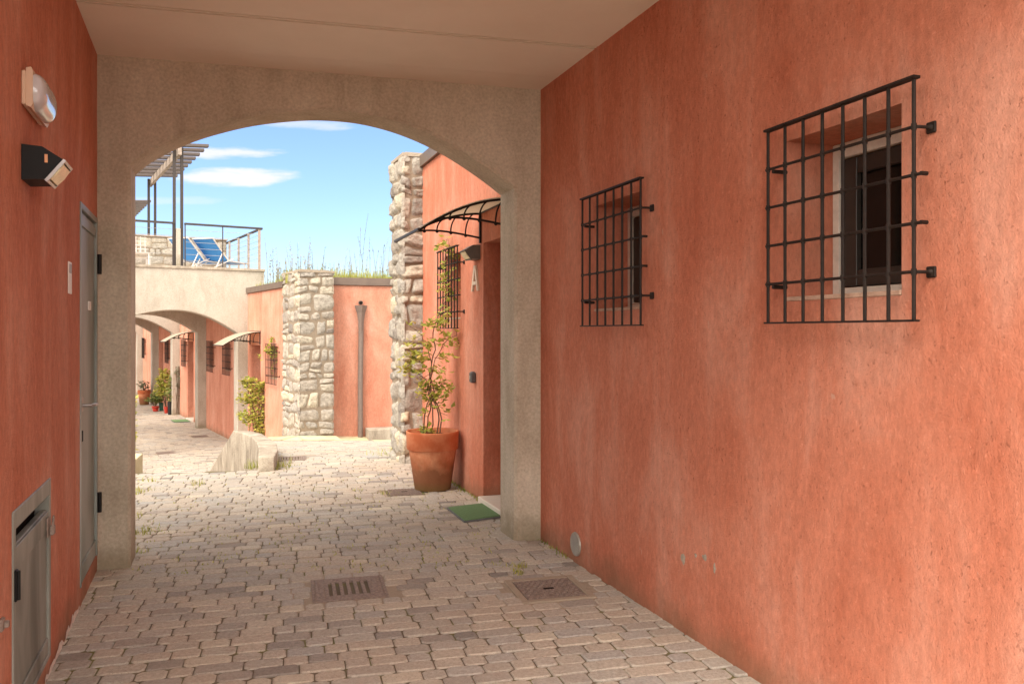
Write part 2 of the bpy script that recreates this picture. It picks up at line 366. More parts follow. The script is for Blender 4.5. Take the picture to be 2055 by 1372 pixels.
# ------------------------------------------------------------------ window unit (white frame > sash, pane, sill, grille)
OW, OH, OD = .58, .63, .25                            # opening width, height, depth of the reveal
def make_grille(mb):
    gw, gz0, gz1, y = .727, -.083, .672, .064; x0 = -.04-gw/2
    for k in range(8):
        x = x0+gw*k/7; mb.tube([(x, y, gz0), (x, y, gz1)], .0062, 8)
    mb.box(x0-.012, y-.014, gz1-.002, x0+gw+.012, y+.014, gz1+.007); mb.box(x0-.012, y-.012, gz0-.005, x0+gw+.012, y+.012, gz0+.002)
    for k in range(1, 5):
        z = gz0+(gz1-gz0)*k/5; e = .03
        if k in (1, 4):
            mb.tube([(x0+gw+.012, y, z), (x0+.0, y, z), (x0-.006, y-.02, z), (x0-.010, .012, z)], .0056, 8)
            mb.box(x0-.028, 0, z-.018, x0+.008, .008, z+.018, .003)
            mb.tube([(x0-.010, .008, z), (x0-.010, .018, z)], [.011, .006], 8)
            mb.tube([(x0+gw-.03, y, z-.012), (x0+gw-.03, .0, z-.012)], .008, 8)
        else:
            mb.tube([(x0+gw+.012, y, z), (x0-.035, y, z)], .0056, 8)
            mb.tube([(x0-.032, y+.006, z), (x0-.032, y-.02, z)], .007, 6)
        for j in range(8):
            x = x0+gw*j/7; mb.tube([(x, y, z-.010), (x, y, z+.010)], .0084, 8)
def make_window(parent, W, a, z, first=None):
    if first is not None:
        o = copy_tree(first, parent)
    else:
        fr = MB(); hw = OW/2
        for q in ((-hw, .003, -hw+.038, OH), (hw-.038, .003, hw, OH), (-hw+.038, OH-.06, hw-.038, OH), (-hw+.038, .003, hw-.038, .055)):
            fr.box(q[0]+.001, -OD, q[1], q[2]-.001, -OD+.03, q[3]-.001, .003)
        o = fr.build('window', 'white_frame', parent)
        sa = MB(); h2 = hw-.040
        for q in ((-h2, .058, -h2+.075, OH-.063), (h2-.075, .058, h2, OH-.063), (-h2+.075, OH-.13, h2-.075, OH-.063), (-h2+.075, .058, h2-.075, .125)):
            sa.box(q[0]+.001, -OD-.012, q[1]+.001, q[2]-.001, -OD+.012, q[3]-.001, .004)
        sa.build('sash', 'dark_sash', o)
        pn = MB(); pn.box(-h2+.06, -OD-.02, .1, h2-.06, -OD-.014, OH-.11); pn.build('pane', 'window_glass', o)
        si = MB(); si.box(-hw+.002, -OD+.03, .0005, hw-.002, .004, .018, .003); si.build('sill', 'sill_stone', o)
        g = MB(); make_grille(g); g.build('grille', 'wrought_iron', o)
    base = ROOTM[parent.name].translation
    q = Vector(W.P(a, 0, z))-base; o.location = q; o.rotation_euler = (0, 0, W.rz); return o
def hole(a, z): return (a-OW/2, a+OW/2, z, z+OH, .34)
def backing(parent, W, a0, a1, z0, z1, D=.335):       # dark room behind an opening
    pass

# ------------------------------------------------------------------ ground
gz = MB(); gz.prismz([(-300, -60), (300, -60), (300, 400), (-300, 400)], -3.2, -1.13)
tag(gz.build('ground', 'bare_earth'), kind='structure')

mb = MB(); mb.prismz([(-24, -30), (24, -30), (24, 1.0), (-24, 1.0)], -1.2, -.02)
tag(mb.build('bounce_ground', 'pale_concrete'), kind='structure')  # unseen pale ground added behind the camera to bounce light inward
def ramp_z(X, Y):
    if Y < 9.6: return 0.
    if Y < 14.4: t_ = (Y-9.6)/4.8; return -.45*(t_*t_*.35+t_*.65)
    return max(LOW, -.45-(Y-14.4)*.142)
def inside(p, poly):
    x, y = p; r_ = False; n = len(poly)
    for i in range(n):
        x1, y1 = poly[i]; x2, y2 = poly[(i+1) % n]
        if (y1 > y) != (y2 > y) and x < (x2-x1)*(y-y1)/(y2-y1)+x1: r_ = not r_
    return r_
COV = []                                              # rectangles kept free of pavers: centre, u dir, half sizes
def blocked(p):
    for c_, ud, hu, hv in COV:
        d = Vector((p[0]-c_[0], p[1]-c_[1])); a = d.dot(ud); b = d.dot(Vector((-ud.y, ud.x)))
        if abs(a) < hu and abs(b) < hv: return True
    return False
def pavers(name, poly, hz, udir, rowd, lens, gap=.009, seed=1, bevel=True, kindtint=0.):
    r_ = random.Random(seed); mb = MB(); ud = Vector(udir).normalized(); vd = Vector((-ud.y, ud.x))
    us = [Vector(p).dot(ud) for p in poly]; vs_ = [Vector(p).dot(vd) for p in poly]
    v0 = min(vs_)
    while v0 < max(vs_):
        rd = rowd*r_.uniform(.97, 1.03); u0 = min(us)-r_.random()*.3
        while u0 < max(us):
            ln = r_.choice(lens)*r_.uniform(.95, 1.06)
            wv = .005*math.sin(u0*1.1+v0*.5)+.0015*math.sin(u0*3.1+1+v0*2)
            c_ = ud*(u0+ln/2)+vd*(v0+rd/2+wv)
            if inside((c_.x, c_.y), poly):
                a, b = ln/2-gap/2-r_.uniform(0, .002), rd/2-gap/2-r_.uniform(0, .002); ch = r_.uniform(.007, .019)
                # trim pavers that would run under a cover instead of dropping them whole
                ca = 0; cb = 0; ok = not blocked((c_.x, c_.y))
                if ok:
                    q1 = c_+ud*a; q2 = c_-ud*a
                    lo, hi_ = -a, a
                    st = 8
                    for k in range(st+1):
                        t_ = k/st*a
                        if hi_ == a and blocked(tuple(c_+ud*t_)): hi_ = max(.0, t_-a/st)
                        if lo == -a and blocked(tuple(c_-ud*t_)): lo = -max(.0, t_-a/st)
                    if hi_-lo < .05: ok = False
                if ok:
                    an = r_.uniform(-.007, .007); ca_, sa_ = math.cos(an), math.sin(an); tx, ty = r_.uniform(-.016, .016), r_.uniform(-.018, .018); dz = r_.uniform(-.003, .003)
                    mb.tint = min(1, max(0, r_.gauss(.5, .19)+kindtint)) if r_.random() > .05 else r_.uniform(0, .22); bv = .006
                    def ring(ins, z_, j=0.):
                        o_ = []
                        for (sx, sy, ex, ey) in ((lo, -b, 1, 0), (hi_, -b, -1, 0), (hi_, -b, 0, 1), (hi_, b, 0, -1), (hi_, b, -1, 0), (lo, b, 1, 0), (lo, b, 0, -1), (lo, -b, 0, 1)):
                            x = sx+ex*ch+(ins if sx == lo else -ins); y = sy+ey*ch+(ins if sy < 0 else -ins)
                            X, Y = x*ca_-y*sa_, x*sa_+y*ca_; q = c_+ud*X+vd*Y
                            o_.append((q.x, q.y, hz(q.x, q.y)+z_+dz+X*tx+Y*ty))
                        return [mb.vt(p) for p in o_]
                    # small irregularities of the split edges
                    A = ring(0, -.03); B_ = ring(0, -bv*.8); D_ = ring(bv, 0.)
                    for k in range(len(B_)):
                        jx, jy = r_.uniform(-.0012, .0012), r_.uniform(-.0012, .0012)
                        for q in (A[k], B_[k], D_[k]):
                            x, y, z_ = mb.v[q]; mb.v[q] = (x+jx, y+jy, z_)
                    for p_, q_ in ((A, B_), (B_, D_)):
                        for k in range(8): mb.face((p_[k], p_[(k+1) % 8], q_[(k+1) % 8], q_[k]))
                    mb.face(D_)
            u0 += ln
        v0 += rd
    return mb
def sheet(poly, hz, dz, step=.4):
    mb = MB(); xs = [p[0] for p in poly]; ys = [p[1] for p in poly]; x = min(xs)
    nx = int((max(xs)-min(xs))/step)+1; ny = int((max(ys)-min(ys))/step)+1; idx = {}
    def V(i, j):
        if (i, j) not in idx:
            X, Y = min(xs)+i*step, min(ys)+j*step; idx[(i, j)] = mb.vt((X, Y, hz(X, Y)+dz))
        return idx[(i, j)]
    for i in range(nx):
        for j in range(ny):
            if inside((min(xs)+(i+.5)*step, min(ys)+(j+.5)*step), poly): mb.face((V(i, j), V(i+1, j), V(i+1, j+1), V(i, j+1)))
    return mb

UD = Vector((.9656, .2598))
# covers and drains: (pixel centre, size u, size v, z)
def cover_spot(px, py, hu, hv, z=None, ud=UD):
    p = gp(px, py, 0. if z is None else z)
    if z is None:
        for _ in range(12): p = gp(px, py, ramp_z(p.x, p.y))
    COV.append((Vector((p.x, p.y)), ud, hu, hv)); return p
pg1 = cover_spot(700, 1179, .205, .205); pc1 = cover_spot(1101, 1180, .205, .215); pg2 = cover_spot(584, 919.5, .16, .16); pc2 = cover_spot(812, 986, .19, .17)
UB = Vector((.8556, .5176))
pg3 = cover_spot(332, 908, .16, .16, LOW, UB); pc3 = cover_spot(401, 875, .2, .2, LOW, UB)

near_poly = [(-3.9, 1.6), (2.6, .95), (2.6, 3), (.3, 6.6), (-.9, 9.6), (-1.0, 14.0), (-1.6, 15.6), (-3.1, 14.6), (-4.35, 15.2), (-5.4, 17.0), (-5.75, 17.6), (-4.66, 14.4), (-3.75, 11.7), (-3.36, 11.0), (-3.02, 10.4), (-2.76, 9.8), (-2.58, 9.3), (-2.50, 8.95), (-2.52, 8.60), (-3.9, 8.42), (-6.3, 7.75), (-4.4, 4.6)]
flatz = lambda X, Y: 0.
pv = pavers('paving', near_poly, ramp_z, UD, .102, (.105, .13, .155, .17, .2), .004, 3)
pav = tag(pv.build('paving', 'paver'), kind='structure')
sh = MB()
big = [(-4.6, .7), (6, .7), (6, 3), (.8, 8.6), (-.4, 14), (-1.0, 17), (-3.0, 15.4), (-4.2, 16), (-5.5, 17.8), (-4.6, 14.4), (-3.5, 11.2), (-2.56, 8.66), (-3.9, 8.45), (-6.5, 7.75), (-4.6, 4)]
sh = sheet(big, ramp_z, -.0075, .11)
tag(sh.build('paving_bed', 'joint_soil', recalc=False), kind='structure')
ret = MB()                                            # retaining face of the upper terrace
for a, b in (((-6.5, 7.8), (-2.6, 8.66)), ((-2.52, 8.72), (-3.36, 11.0)), ((-3.36, 11.0), (-4.66, 14.4)), ((-4.66, 14.4), (-5.7, 17.6))):
    A, B = Vector(a), Vector(b); n_ = (B-A).normalized(); n_ = Vector((-n_.y, n_.x))*.12
    ret.prismz([tuple(A), tuple(B), tuple(B-n_), tuple(A-n_)], -1.12, [ramp_z(*A)-.035, ramp_z(*B)-.035, ramp_z(*B)-.035, ramp_z(*A)-.035])
tag(ret.build('terrace_edge', 'weathered_concrete'), kind='structure')
st = MB()                                             # steps down to the lower lane
e0 = Vector((-2.62, 8.66)); e1 = Vector((-6.3, 7.9)); nd = Vector((-.3, .95)).normalized()
for k in range(6):
    q0, q1 = e0+nd*(.38*k+.01), e1+nd*(.38*k+.01); st.prismz([tuple(q0), tuple(q1), tuple(q1+nd*.38), tuple(q0+nd*.38)], -1.12, -.17*(k+1)+.0)
tag(st.build('steps', 'pale_concrete'), kind='structure')
lane_poly = [(-3.7, 10.6), (-7.4, 9.6), (-9.6, 15.5), (-22, 36), (-17.4, 37.5), (-5.5, 17.5), (-4.5, 14.4)]
lz = lambda X, Y: LOW
pv2 = pavers('lane', lane_poly, lz, UB, .115, (.12, .15, .18, .21), .007, 5, kindtint=-.06)
tag(pv2.build('path', 'paver'), kind='structure')
tag(sheet([(-2.5, 9), (-9, 9), (-11, 15), (-24, 38), (-16, 39), (-4.2, 17)], lz, -.014, .5).build('path_bed', 'joint_soil', recalc=False), kind='structure')

# ------------------------------------------------------------------ near archway and passage
def a_of(px): k = (px-CX)/F; return (.2004-5.751*k)/(.9656-.2598*k)
CURVE = []
for px, py in ((1033, 378), (1000, 352), (965, 327), (930, 304), (890, 281), (850, 262), (805, 245), (760, 232.5), (720, 225), (680, 221), (640, 219.5), (600, 221), (550, 225.5), (500, 233), (450, 244.5), (400, 259), (350, 278.5), (300, 305), (280, 319), (262, 334)):
    a = a_of(px); Y = 5.751-.2598*a; CURVE.append((a, H+(HY-py)/F*Y))
A0, A1 = CURVE[0][0], CURVE[-1][0]
def arch_mesh(mb, W, T, width, ztop, z0, curve, ext=0., extz=0., back=(0, 1)):
    """W: plane with x to the left; T: thickness vector (2D) going back"""
    def Q(a, z, b): p = W.p+W.d*a+Vector(T)*b; return (p.x, p.y, z)
    cs = [(a, z+z0) for a, z in curve]; first = True
    # resample the curve finely so the soffit stays smooth
    pts = []
    n = len(cs)
    for i in range(n-1):
        for k in range(4):
            t_ = k/4; p0 = cs[max(i-1, 0)]; p1 = cs[i]; p2 = cs[i+1]; p3 = cs[min(i+2, n-1)]
            f = lambda j: .5*((2*p1[j])+(-p0[j]+p2[j])*t_+(2*p0[j]-5*p1[j]+4*p2[j]-p3[j])*t_*t_+(-p0[j]+3*p1[j]-3*p2[j]+p3[j])*t_**3)
            pts.append((f(0), f(1)))
    pts.append(cs[-1]); a0, a1 = pts[0][0], pts[-1][0]; c_ = .018
    for b in (0, 1):
        ins = 0
        mb.poly([Q(0, z0-.05, b), Q(a0+(-c_), z0-.05, b), Q(a0-c_, pts[0][1], b), Q(0, pts[0][1], b)])
        mb.poly([Q(a1+c_, z0-.05, b), Q(width, z0-.05, b), Q(width, pts[-1][1], b), Q(a1+c_, pts[-1][1], b)])
        mb.poly([Q(0, pts[0][1], b), Q(a0-c_, pts[0][1], b), Q(a0-c_, ztop, b), Q(0, ztop, b)])
        mb.poly([Q(a1+c_, pts[-1][1], b), Q(width, pts[-1][1], b), Q(width, ztop, b), Q(a1+c_, ztop, b)])
        prev = (a0-c_, pts[0][1])
        off = [(a0-c_, pts[0][1])]
        for i in range(1, len(pts)-1):
            off.append((pts[i][0], pts[i][1]+c_))
        off.append((a1+c_, pts[-1][1]))
        for p_, q_ in zip(off, off[1:]): mb.poly([Q(p_[0], p_[1], b), Q(q_[0], q_[1], b), Q(q_[0], ztop, b), Q(p_[0], ztop, b)])
        bb = c_/.325 if b == 0 else 1-c_/.325      # small chamfer all round the opening
        for p_, q_, r_, s_ in zip(off, off[1:], pts, pts[1:]): mb.poly([Q(*p_, b), Q(*q_, b), Q(*s_, bb), Q(*r_, bb)])
        mb.poly([Q(a0-c_, z0-.05, b), Q(*off[0], b), Q(*pts[0], bb), Q(a0, z0-.05, bb)])
        mb.poly([Q(a1+c_, z0-.05, b), Q(*off[-1], b), Q(*pts[-1], bb), Q(a1, z0-.05, bb)])
    i0, i1 = c_/.325, 1-c_/.325
    for p_, q_ in zip(pts, pts[1:]): mb.poly([Q(*p_, i0), Q(*q_, i0), Q(*q_, i1), Q(*p_, i1)])
    mb.poly([Q(a0, z0-.05, i0), Q(*pts[0], i0), Q(*pts[0], i1), Q(a0, z0-.05, i1)]); mb.poly([Q(a1, z0-.05, i0), Q(*pts[-1], i0), Q(*pts[-1], i1), Q(a1, z0-.05, i1)])
    mb.poly([Q(0, ztop, 0), Q(width, ztop, 0), Q(width, ztop, 1), Q(0, ztop, 1)])
    mb.poly([Q(0, z0-.05, 0), Q(0, ztop, 0), Q(0, ztop, 1), Q(0, z0-.05, 1)]); mb.poly([Q(width, z0-.05, 0), Q(width, ztop, 0), Q(width, ztop, 1), Q(width, z0-.05, 1)])
    if ext:
        p = [Q(-ext, 0, 0)[:2], Q(-.002, 0, 0)[:2], Q(-.002, 0, 1)[:2], Q(-ext, 0, 1)[:2]]; mb.prismz(p, extz, ztop)
tp = root('covered_passage', 'beige plastered archway with flat cream ceiling over the near passage', 'archway', (-1.2, 5.4, 0))
mb = MB(); arch_mesh(mb, P1, (WR.d*.325), 2.8286, 3.8, 0., CURVE); mb.build('arch', 'plaster_concrete', tp, True, recalc=False)
CE = 3.14
def on_ceil(px, py): Y = F*(CE-H)/(HY-py); return Vector(((px-CX)/F*Y, Y))
mb = MB()
def strip_pts(W, s): p = W.p+W.d*s; return p
g0, g1 = on_ceil(160, 1), on_ceil(1195, 95)            # first double joint
gd = (g1-g0).normalized(); gn = Vector((-gd.y, gd.x))
def ext(p, dd): return [p-dd*1.2, p+dd*4.2]
def slab(q0, q1, z0, z1=3.78): 
    a, b = ext(q0, gd); c_, d_ = ext(q1, gd); mb.prismz([tuple(a), tuple(b), tuple(d_), tuple(c_)], z0, z1)
def clipline(p, W):                                    # where the joint line meets a side wall
    den = gd.x*W.d.y-gd.y*W.d.x; t_ = ((W.p.x-p.x)*W.d.y-(W.p.y-p.y)*W.d.x)/den; return p+gd*t_
def slab2(q0, q1, z0, z1=3.78):
    mb.prismz([tuple(clipline(q0, WL)), tuple(clipline(q0, WR)), tuple(clipline(q1, WR)), tuple(clipline(q1, WL))], z0, z1)
back = g0-gn*3.3
slab2(back, g0-gn*.012, CE); slab2(g0+gn*.004, g0+gn*.020, CE+.001); slab2(g0+gn*.038, g0+gn*.62, CE)
mb2q = g0+gn*.62
a_, b_ = clipline(mb2q, WL), clipline(mb2q, WR)
mb.prismz([tuple(a_+gn*.002), tuple(b_+gn*.007), (.2004, 5.751), (-2.531, 5.016)], CE+.0005, 3.78)
mb.build('ceiling', 'ceiling_plaster', tp, True)
mb = MB(); mb.prismz([tuple(clipline(back+gn*.1, WL)), tuple(clipline(back+gn*.1, WR)), (.2004, 5.751), (-2.531, 5.016)], CE+.03, 3.7); 
mb.build('ceiling_joint', 'ceiling_groove', tp, True)

# ------------------------------------------------------------------ right-hand building A
bA = root('red_house', 'red stuccoed house along the right with three barred windows', 'house', WR.P(0, 0, 0))
z_w = 1.57
sw = [WR.at(1695)*0-2.948, -1.171, 2.33]
door = (.40, WR.at(970), .05, 2.206, .45)
mb = MB(); wall_holes(mb, WR, -4.83, 3.95, -.05, 3.27, [hole(s, z_w) for s in sw]+[door], .46); mb.build('wall', 'red_stucco', bA, True, recalc=False)
W0 = make_window(bA, WR, sw[0], z_w); make_window(bA, WR, sw[1], z_w, W0); make_window(bA, WR, sw[2], z_w, W0)
mb = MB(); mb.M = WR.M(); mb.box(door[0]+.003, -.44, .052, door[1]-.003, -.40, 2.203, .004)
for zz in (.25, 1.2): mb.box(door[0]+.12, -.40, zz, door[1]-.12, -.392, zz+.8, .003)
d_ = mb.build('door', 'red_door', bA, True); 
mb = MB(); mb.M = WR.M(); mb.tube([(door[0]+.08, -.40, 1.05), (door[0]+.08, -.35, 1.05), (door[0]+.19, -.35, 1.05)], .009); mb.build('handle', 'silver_trim', d_, True) if False else None
mb2 = MB(); mb2.M = WR.M(); mb2.tube([(door[0]+.08, -.40, 1.05), (door[0]+.08, -.35, 1.05), (door[0]+.19, -.35, 1.05)], .009)
ROOTM[d_.name] = ROOTM[bA.name]; mb2.build('handle', 'silver_trim', d_, True)
mb = MB(); mb.M = WR.M(); mb.box(door[0]+.001, -.40, -.01, door[1]-.001, .05, .056, .006); mb.build('threshold', 'marble', bA, True)
mb = MB(); mb.M = WR.M(); mb.prism([(0.0, 3.275), (.035, 3.275), (.035, 3.40), (-.10, 3.42), (-.10, 3.275)], -4.83, 3.95); mb.build('roof_flashing', 'flashing_metal', bA, True)
mb = MB(); mb.M = WR.M(); mb.box(-4.8, -5.5, 3.0, 3.9, -.47, 3.38); mb.box(3.55, -5.5, -.5, 3.93, -.47, 3.0); mb.build('roof', 'plaster_concrete', bA, True)
# worn patches low on the passage wall
def chip(px, py, w_, h_, W, root_, nm='bare_patch', mat='broken_plaster', seed=0):
    r_ = random.Random(seed); s = W.at(px); Y = W.P(s)[1]; z = H-(py-HY)/F*Y; mb = MB(); mb.M = W.M()
    pts = []; n = 14
    for k in range(n):
        a = 2*math.pi*k/n; q = r_.uniform(.6, 1.15); pts.append((s+math.cos(a)*w_*q, .0, z+math.sin(a)*h_*q))
    c_ = mb.vt((s, .0035, z)); rim = [mb.vt(p) for p in pts]
    for k in range(n): mb.face((c_, rim[k], rim[(k+1) % n]))
    return mb.build(nm, mat, root_, True)
for i, (px, py, w_, h_) in enumerate(((1371, 1120, .022, .03), (1396, 1114, .012, .012), (1414, 1118, .02, .018), (1434, 1139, .012, .026))):
    chip(px, py, w_, h_, WR, bA, mat='weathered_concrete', seed=i)

# ------------------------------------------------------------------ left-hand building
bL = root('red_house', 'red stuccoed house on the left with grey metal doors', 'house', WL.P(0, 0, 0))
def Lat(px): return WL.at(px)
dA, dB = .03, WL.at(160)
hA, hB = WL.at(98), WL.at(25)
mb = MB(); wall_holes(mb, WL, -.4, 4.07, -.05, 3.27, [(dA, dB, .10, 2.14, .05), (hA, hB, .085, .825, .06)], .4); mb.build('wall', 'red_stucco', bL, True, recalc=False)
ROOTM['_'] = None
mb = MB(); mb.M = WL.M()
for q in ((dA+.001, .101, dA+.03, 2.139), (dB-.03, .101, dB-.001, 2.139), (dA+.03, 2.105, dB-.03, 2.139)): mb.box(q[0], -.05, q[1], q[2], .006, q[3], .002)
df = mb.build('door', 'door_paint', bL, True); tag(df, 'narrow grey metal service door'); ROOTM[df.name] = ROOTM[bL.name]
mb = MB(); mb.M = WL.M(); mb.box(dA+.033, -.045, .104, dB-.033, -.008, 2.10, .004); mb.box(dA+.05, -.007, 2.02, dB-.05, .002, 2.075, .002); mb.box(dA+.04, -.008, .108, dB-.04, .001, .20, .002); mb.build('leaf', 'door_paint', df, True)
mb = MB(); mb.M = WL.M(); hs = dB-.11; mb.tube([(hs, -.01, 1.055), (hs, .045, 1.055), (hs-.015, .055, 1.055), (hs-.115, .055, 1.05)], .0095, 10); mb.box(hs-.02, -.008, 1.02, hs+.02, .001, 1.10, .003); mb.build('handle', 'silver_trim', df, True)
mb = MB(); mb.M = WL.M(); mb.box(hs-.012, -.008, .86, hs+.012, .002, .92, .003); mb.build('lock', 'black_metal', df, True)
for z in (.42, 1.86): mb = MB(); mb.M = WL.M(); mb.tube([(dA+.012, .016, z-.06), (dA+.012, .016, z+.06)], .014, 8); mb.build('hinge', 'black_metal', df, True)
mb = MB(); mb.M = WL.M(); q = WL.at(181); mb.box(q-.035, -.008, 1.575, q+.035, .001, 1.625, .001); mb.build('label_plate', 'white_label', df, True)
mb = MB(); mb.M = WL.M()
for q in ((hA-.012, .078, hA+.025, .832), (hB-.025, .078, hB+.012, .832), (hA+.025, .765, hB-.025, .832), (hA+.025, .078, hB-.025, .10)): mb.box(q[0], -.05, q[1], q[2], .006, q[3], .003)
hf = mb.build('hatch', 'hatch_paint', bL, True); tag(hf, 'low grey utility hatch with padlock'); ROOTM[hf.name] = ROOTM[bL.name]
mb = MB(); mb.M = WL.M(); mb.box(hA+.028, -.03, .104, hB-.028, -.004, .705, .003); mb.box(hA+.034, -.004, .62, hB-.034, .004, .70, .002); mb.box(hA+.034, -.004, .107, hB-.034, .004, .17, .002); mb.build('panel', 'hatch_paint', hf, True)
mb = MB(); mb.M = WL.M(); mb.box(hA, -.058, .08, hB, -.052, .83); mb.build('opening', 'dark_hole', hf, True)
mb = MB(); mb.M = WL.M()
mb.box(hB-.022, .006, .52, hB+.004, .014, .63, .003); mb.tube([(hB-.009, .016, .525), (hB-.009, .016, .625)], .007, 8); mb.build('hinge', 'black_metal', hf, True); mb = MB(); mb.M = WL.M(); mb.box(hB-.03, .006, .10, hB+.006, .02, .22, .003)
mb.build('hinge', 'black_metal', hf, True)
mb = MB(); mb.M = WL.M(); x_ = hA+.055; mb.box(x_-.01, .006, .60, x_+.04, .012, .68, .002); mb.box(x_-.012, .014, .605, x_+.022, .032, .645, .004)
mb.tube([(x_-.006, .024, .64), (x_-.006, .026, .672), (x_+.004, .027, .682), (x_+.014, .026, .672), (x_+.014, .024, .64)], .0038, 8); mb.build('padlock', 'rust_iron', hf, True)
mb = MB(); mb.M = WL.M(); s_ = WL.at(1); mb.box(s_-.01, 0.0, .485, s_+.03, .012, .525, .003); mb.box(s_-.014, .01, .49, s_+.004, .024, .512, .003); mb.build('latch', 'rust_iron', bL, True)
mb = MB(); mb.M = WL.M(); mb.prism([(0.0, 3.275), (.035, 3.275), (.035, 3.40), (-.10, 3.42), (-.10, 3.275)], -.4, 4.07); mb.build('roof_flashing', 'flashing_metal', bL, True)
mb = MB(); mb.M = WL.M(); mb.box(-.4, -5, 3.0, 4.05, -.41, 3.38); mb.build('roof', 'plaster_concrete', bL, True)
# crumbling plinth plaster under the service door
mb = MB(); mb.M = WL.M(); n = 150; up = []; lo = []
for k in range(n+1):
    s = WL.at(160)-.04+1.05*k/n; v1 = noise.noise(Vector((k*.055, 3.3, 1)))+.18*noise.noise(Vector((k*.2, 1.3, 5))); hgt = max(0, .02+.085*v1)*(1-.5*k/n); b0 = max(0, .018*noise.noise(Vector((k*.12, 8, 2))))
    lo.append(mb.vt((s, .0035, b0))); up.append(mb.vt((s, .0035, b0+hgt)))
for k in range(n): mb.face((lo[k], lo[k+1], up[k+1], up[k]))
mb.build('peeled_plaster', 'broken_plaster', bL, True, recalc=False)

# ------------------------------------------------------------------ things on the passage walls
def lamp_body(parent, dark, label_=True):
    Lh = .0835; prof = [(0, -.045), (0, .082), (.066, .078), (.132, .036), (.074, -.04)]
    mb = MB(); mb.prism(prof, -Lh, Lh); mb.build('housing', dark, parent)
    # lens on the slanting face between (.132,.036) and (.074,-.04)
    a = Vector((.132, .036)); b = Vector((.074, -.04)); d = (b-a); n_ = Vector((-d.y, d.x)).normalized()
    if n_.x < 0: n_ = -n_
    def q(t_, o): p = a+d*t_+n_*o; return (p.x, p.y)
    mb = MB(); 
    for x0, x1, t0, t1 in ((-Lh, Lh, -.03, .07), (-Lh, Lh, .93, 1.03), (-Lh, -Lh+.008, .07, .93), (Lh-.008, Lh, .07, .93)):
        mb.prism([q(t0, .001), q(t1, .001), q(t1, .012), q(t0, .012)], x0, x1)
    mb.build('trim', 'silver_trim' if dark == 'black_metal' else 'lamp_grey', parent)
    mb = MB(); mb.prism([q(.09, .0015), q(.91, .0015), q(.86, .013), q(.5, .017), q(.14, .013)], -Lh+.012, Lh-.012); mb.build('lens', 'warm_reflector', parent)
    if label_:
        mb = MB(); mb.box(Lh+.0005, .074, .02, Lh+.0015, .084, .05); mb.build('sticker', 'orange_label', parent)
Yz = lambda W, s, py: H-(py-HY)/F*W.P(s)[1]
s1 = WL.at(42)-.0835
t = root('wall_lamp', 'black wedge-shaped wall lamp with warm lens on the left wall', 'wall lamp', WL.P(s1, 0.001, 2.045), WL.rz, 'wedge wall lamps'); lamp_body(t, 'black_metal')
t = root('wall_lamp', 'grey wedge-shaped wall lamp beside the letter A under the door canopy', 'wall lamp', WR.P(1.50, 0.001, 2.12), WR.rz, 'wedge wall lamps'); lamp_body(t, 'lamp_grey', False); lampA = t
t = root('bulkhead_light', 'cream bulkhead light with clear curved cover high on left wall', 'wall light', WL.P(WL.at(42)-.165, 0.001, 2.27), WL.rz)
mb = MB(); mb.box(-.165, 0, .0, .165, .014, .125, .004); mb.build('back_plate', 'cream_plastic', t)
prof = [(.016, .004), (.016, .13), (.040, .136), (.055, .115), (.064, .07), (.060, .03), (.050, .004), (.034, -.002)]
mb = MB(); mb.prism([(.0145, -.002), (.0145, .134), (.030, .139), (.036, .128), (.036, .006), (.030, -.008)], -.163, .163); mb.build('housing', 'cream_plastic', t)
mb = MB(); rings = []
for k in range(15):                                   # domed cover, its ends drawn in
    x = -.158+.316*k/14; e = 1-abs(x/.162)**5*.42; ring = []
    for q_ in range(15):
        a = math.pi*(q_/14-.5); ring.append(mb.vt((x, .030+.046*e*math.cos(a)**.8 if abs(math.cos(a)) > 1e-6 else .030, .063+.071*e*math.sin(a))))
    rings.append(ring)
for p_, q_ in zip(rings, rings[1:]):
    for k in range(14): mb.face((p_[k], p_[k+1], q_[k+1], q_[k]))
mb.face(rings[0]); mb.face(rings[-1]); mb.build('cover', 'lamp_lens', t, smooth=True)
sp_ = WL.at(138.5); t = root('number_plate', 'small white plate on the left wall beside the service door', 'wall plate', WL.P(sp_, .001, 1.635), WL.rz)
mb = MB(); mb.box(-.048, 0, 0, .048, .005, .155, .0015); mb.build('plate', 'white_label', t)
mb = MB(); mb.box(-.040, .0052, .100, .040, .0056, .145); mb.build('print_panel', 'vent_grey', t)
sv = WR.at(1156.5); t = root('wall_vent', 'round grey louvred vent low on the right wall', 'vent', WR.P(sv, .001, .118), WR.rz)
mb = MB(); n = 32
ring_o = [(math.cos(2*math.pi*k/n), math.sin(2*math.pi*k/n)) for k in range(n)]
A = [mb.vt((x*.075, 0, z*.075)) for x, z in ring_o]; B = [mb.vt((x*.072, .010, z*.072)) for x, z in ring_o]; D = [mb.vt((x*.058, .010, z*.058)) for x, z in ring_o]; E = [mb.vt((x*.057, .002, z*.057)) for x, z in ring_o]
for p_, q_ in ((A, B), (B, D), (D, E)):
    for k in range(n): mb.face((p_[k], p_[(k+1) % n], q_[(k+1) % n], q_[k]))
mb.face(E); mb.build('rim', 'vent_grey', t)
mb = MB()
for k in range(11):
    z = -.05+.01*k; h_ = math.sqrt(.057**2-z*z); mb.prism([(.003, z+.004), (.0105, z-.002), (.0105, z-.004), (.003, z+.002)], -h_, h_)
mb.build('louvre', 'vent_grey', t)

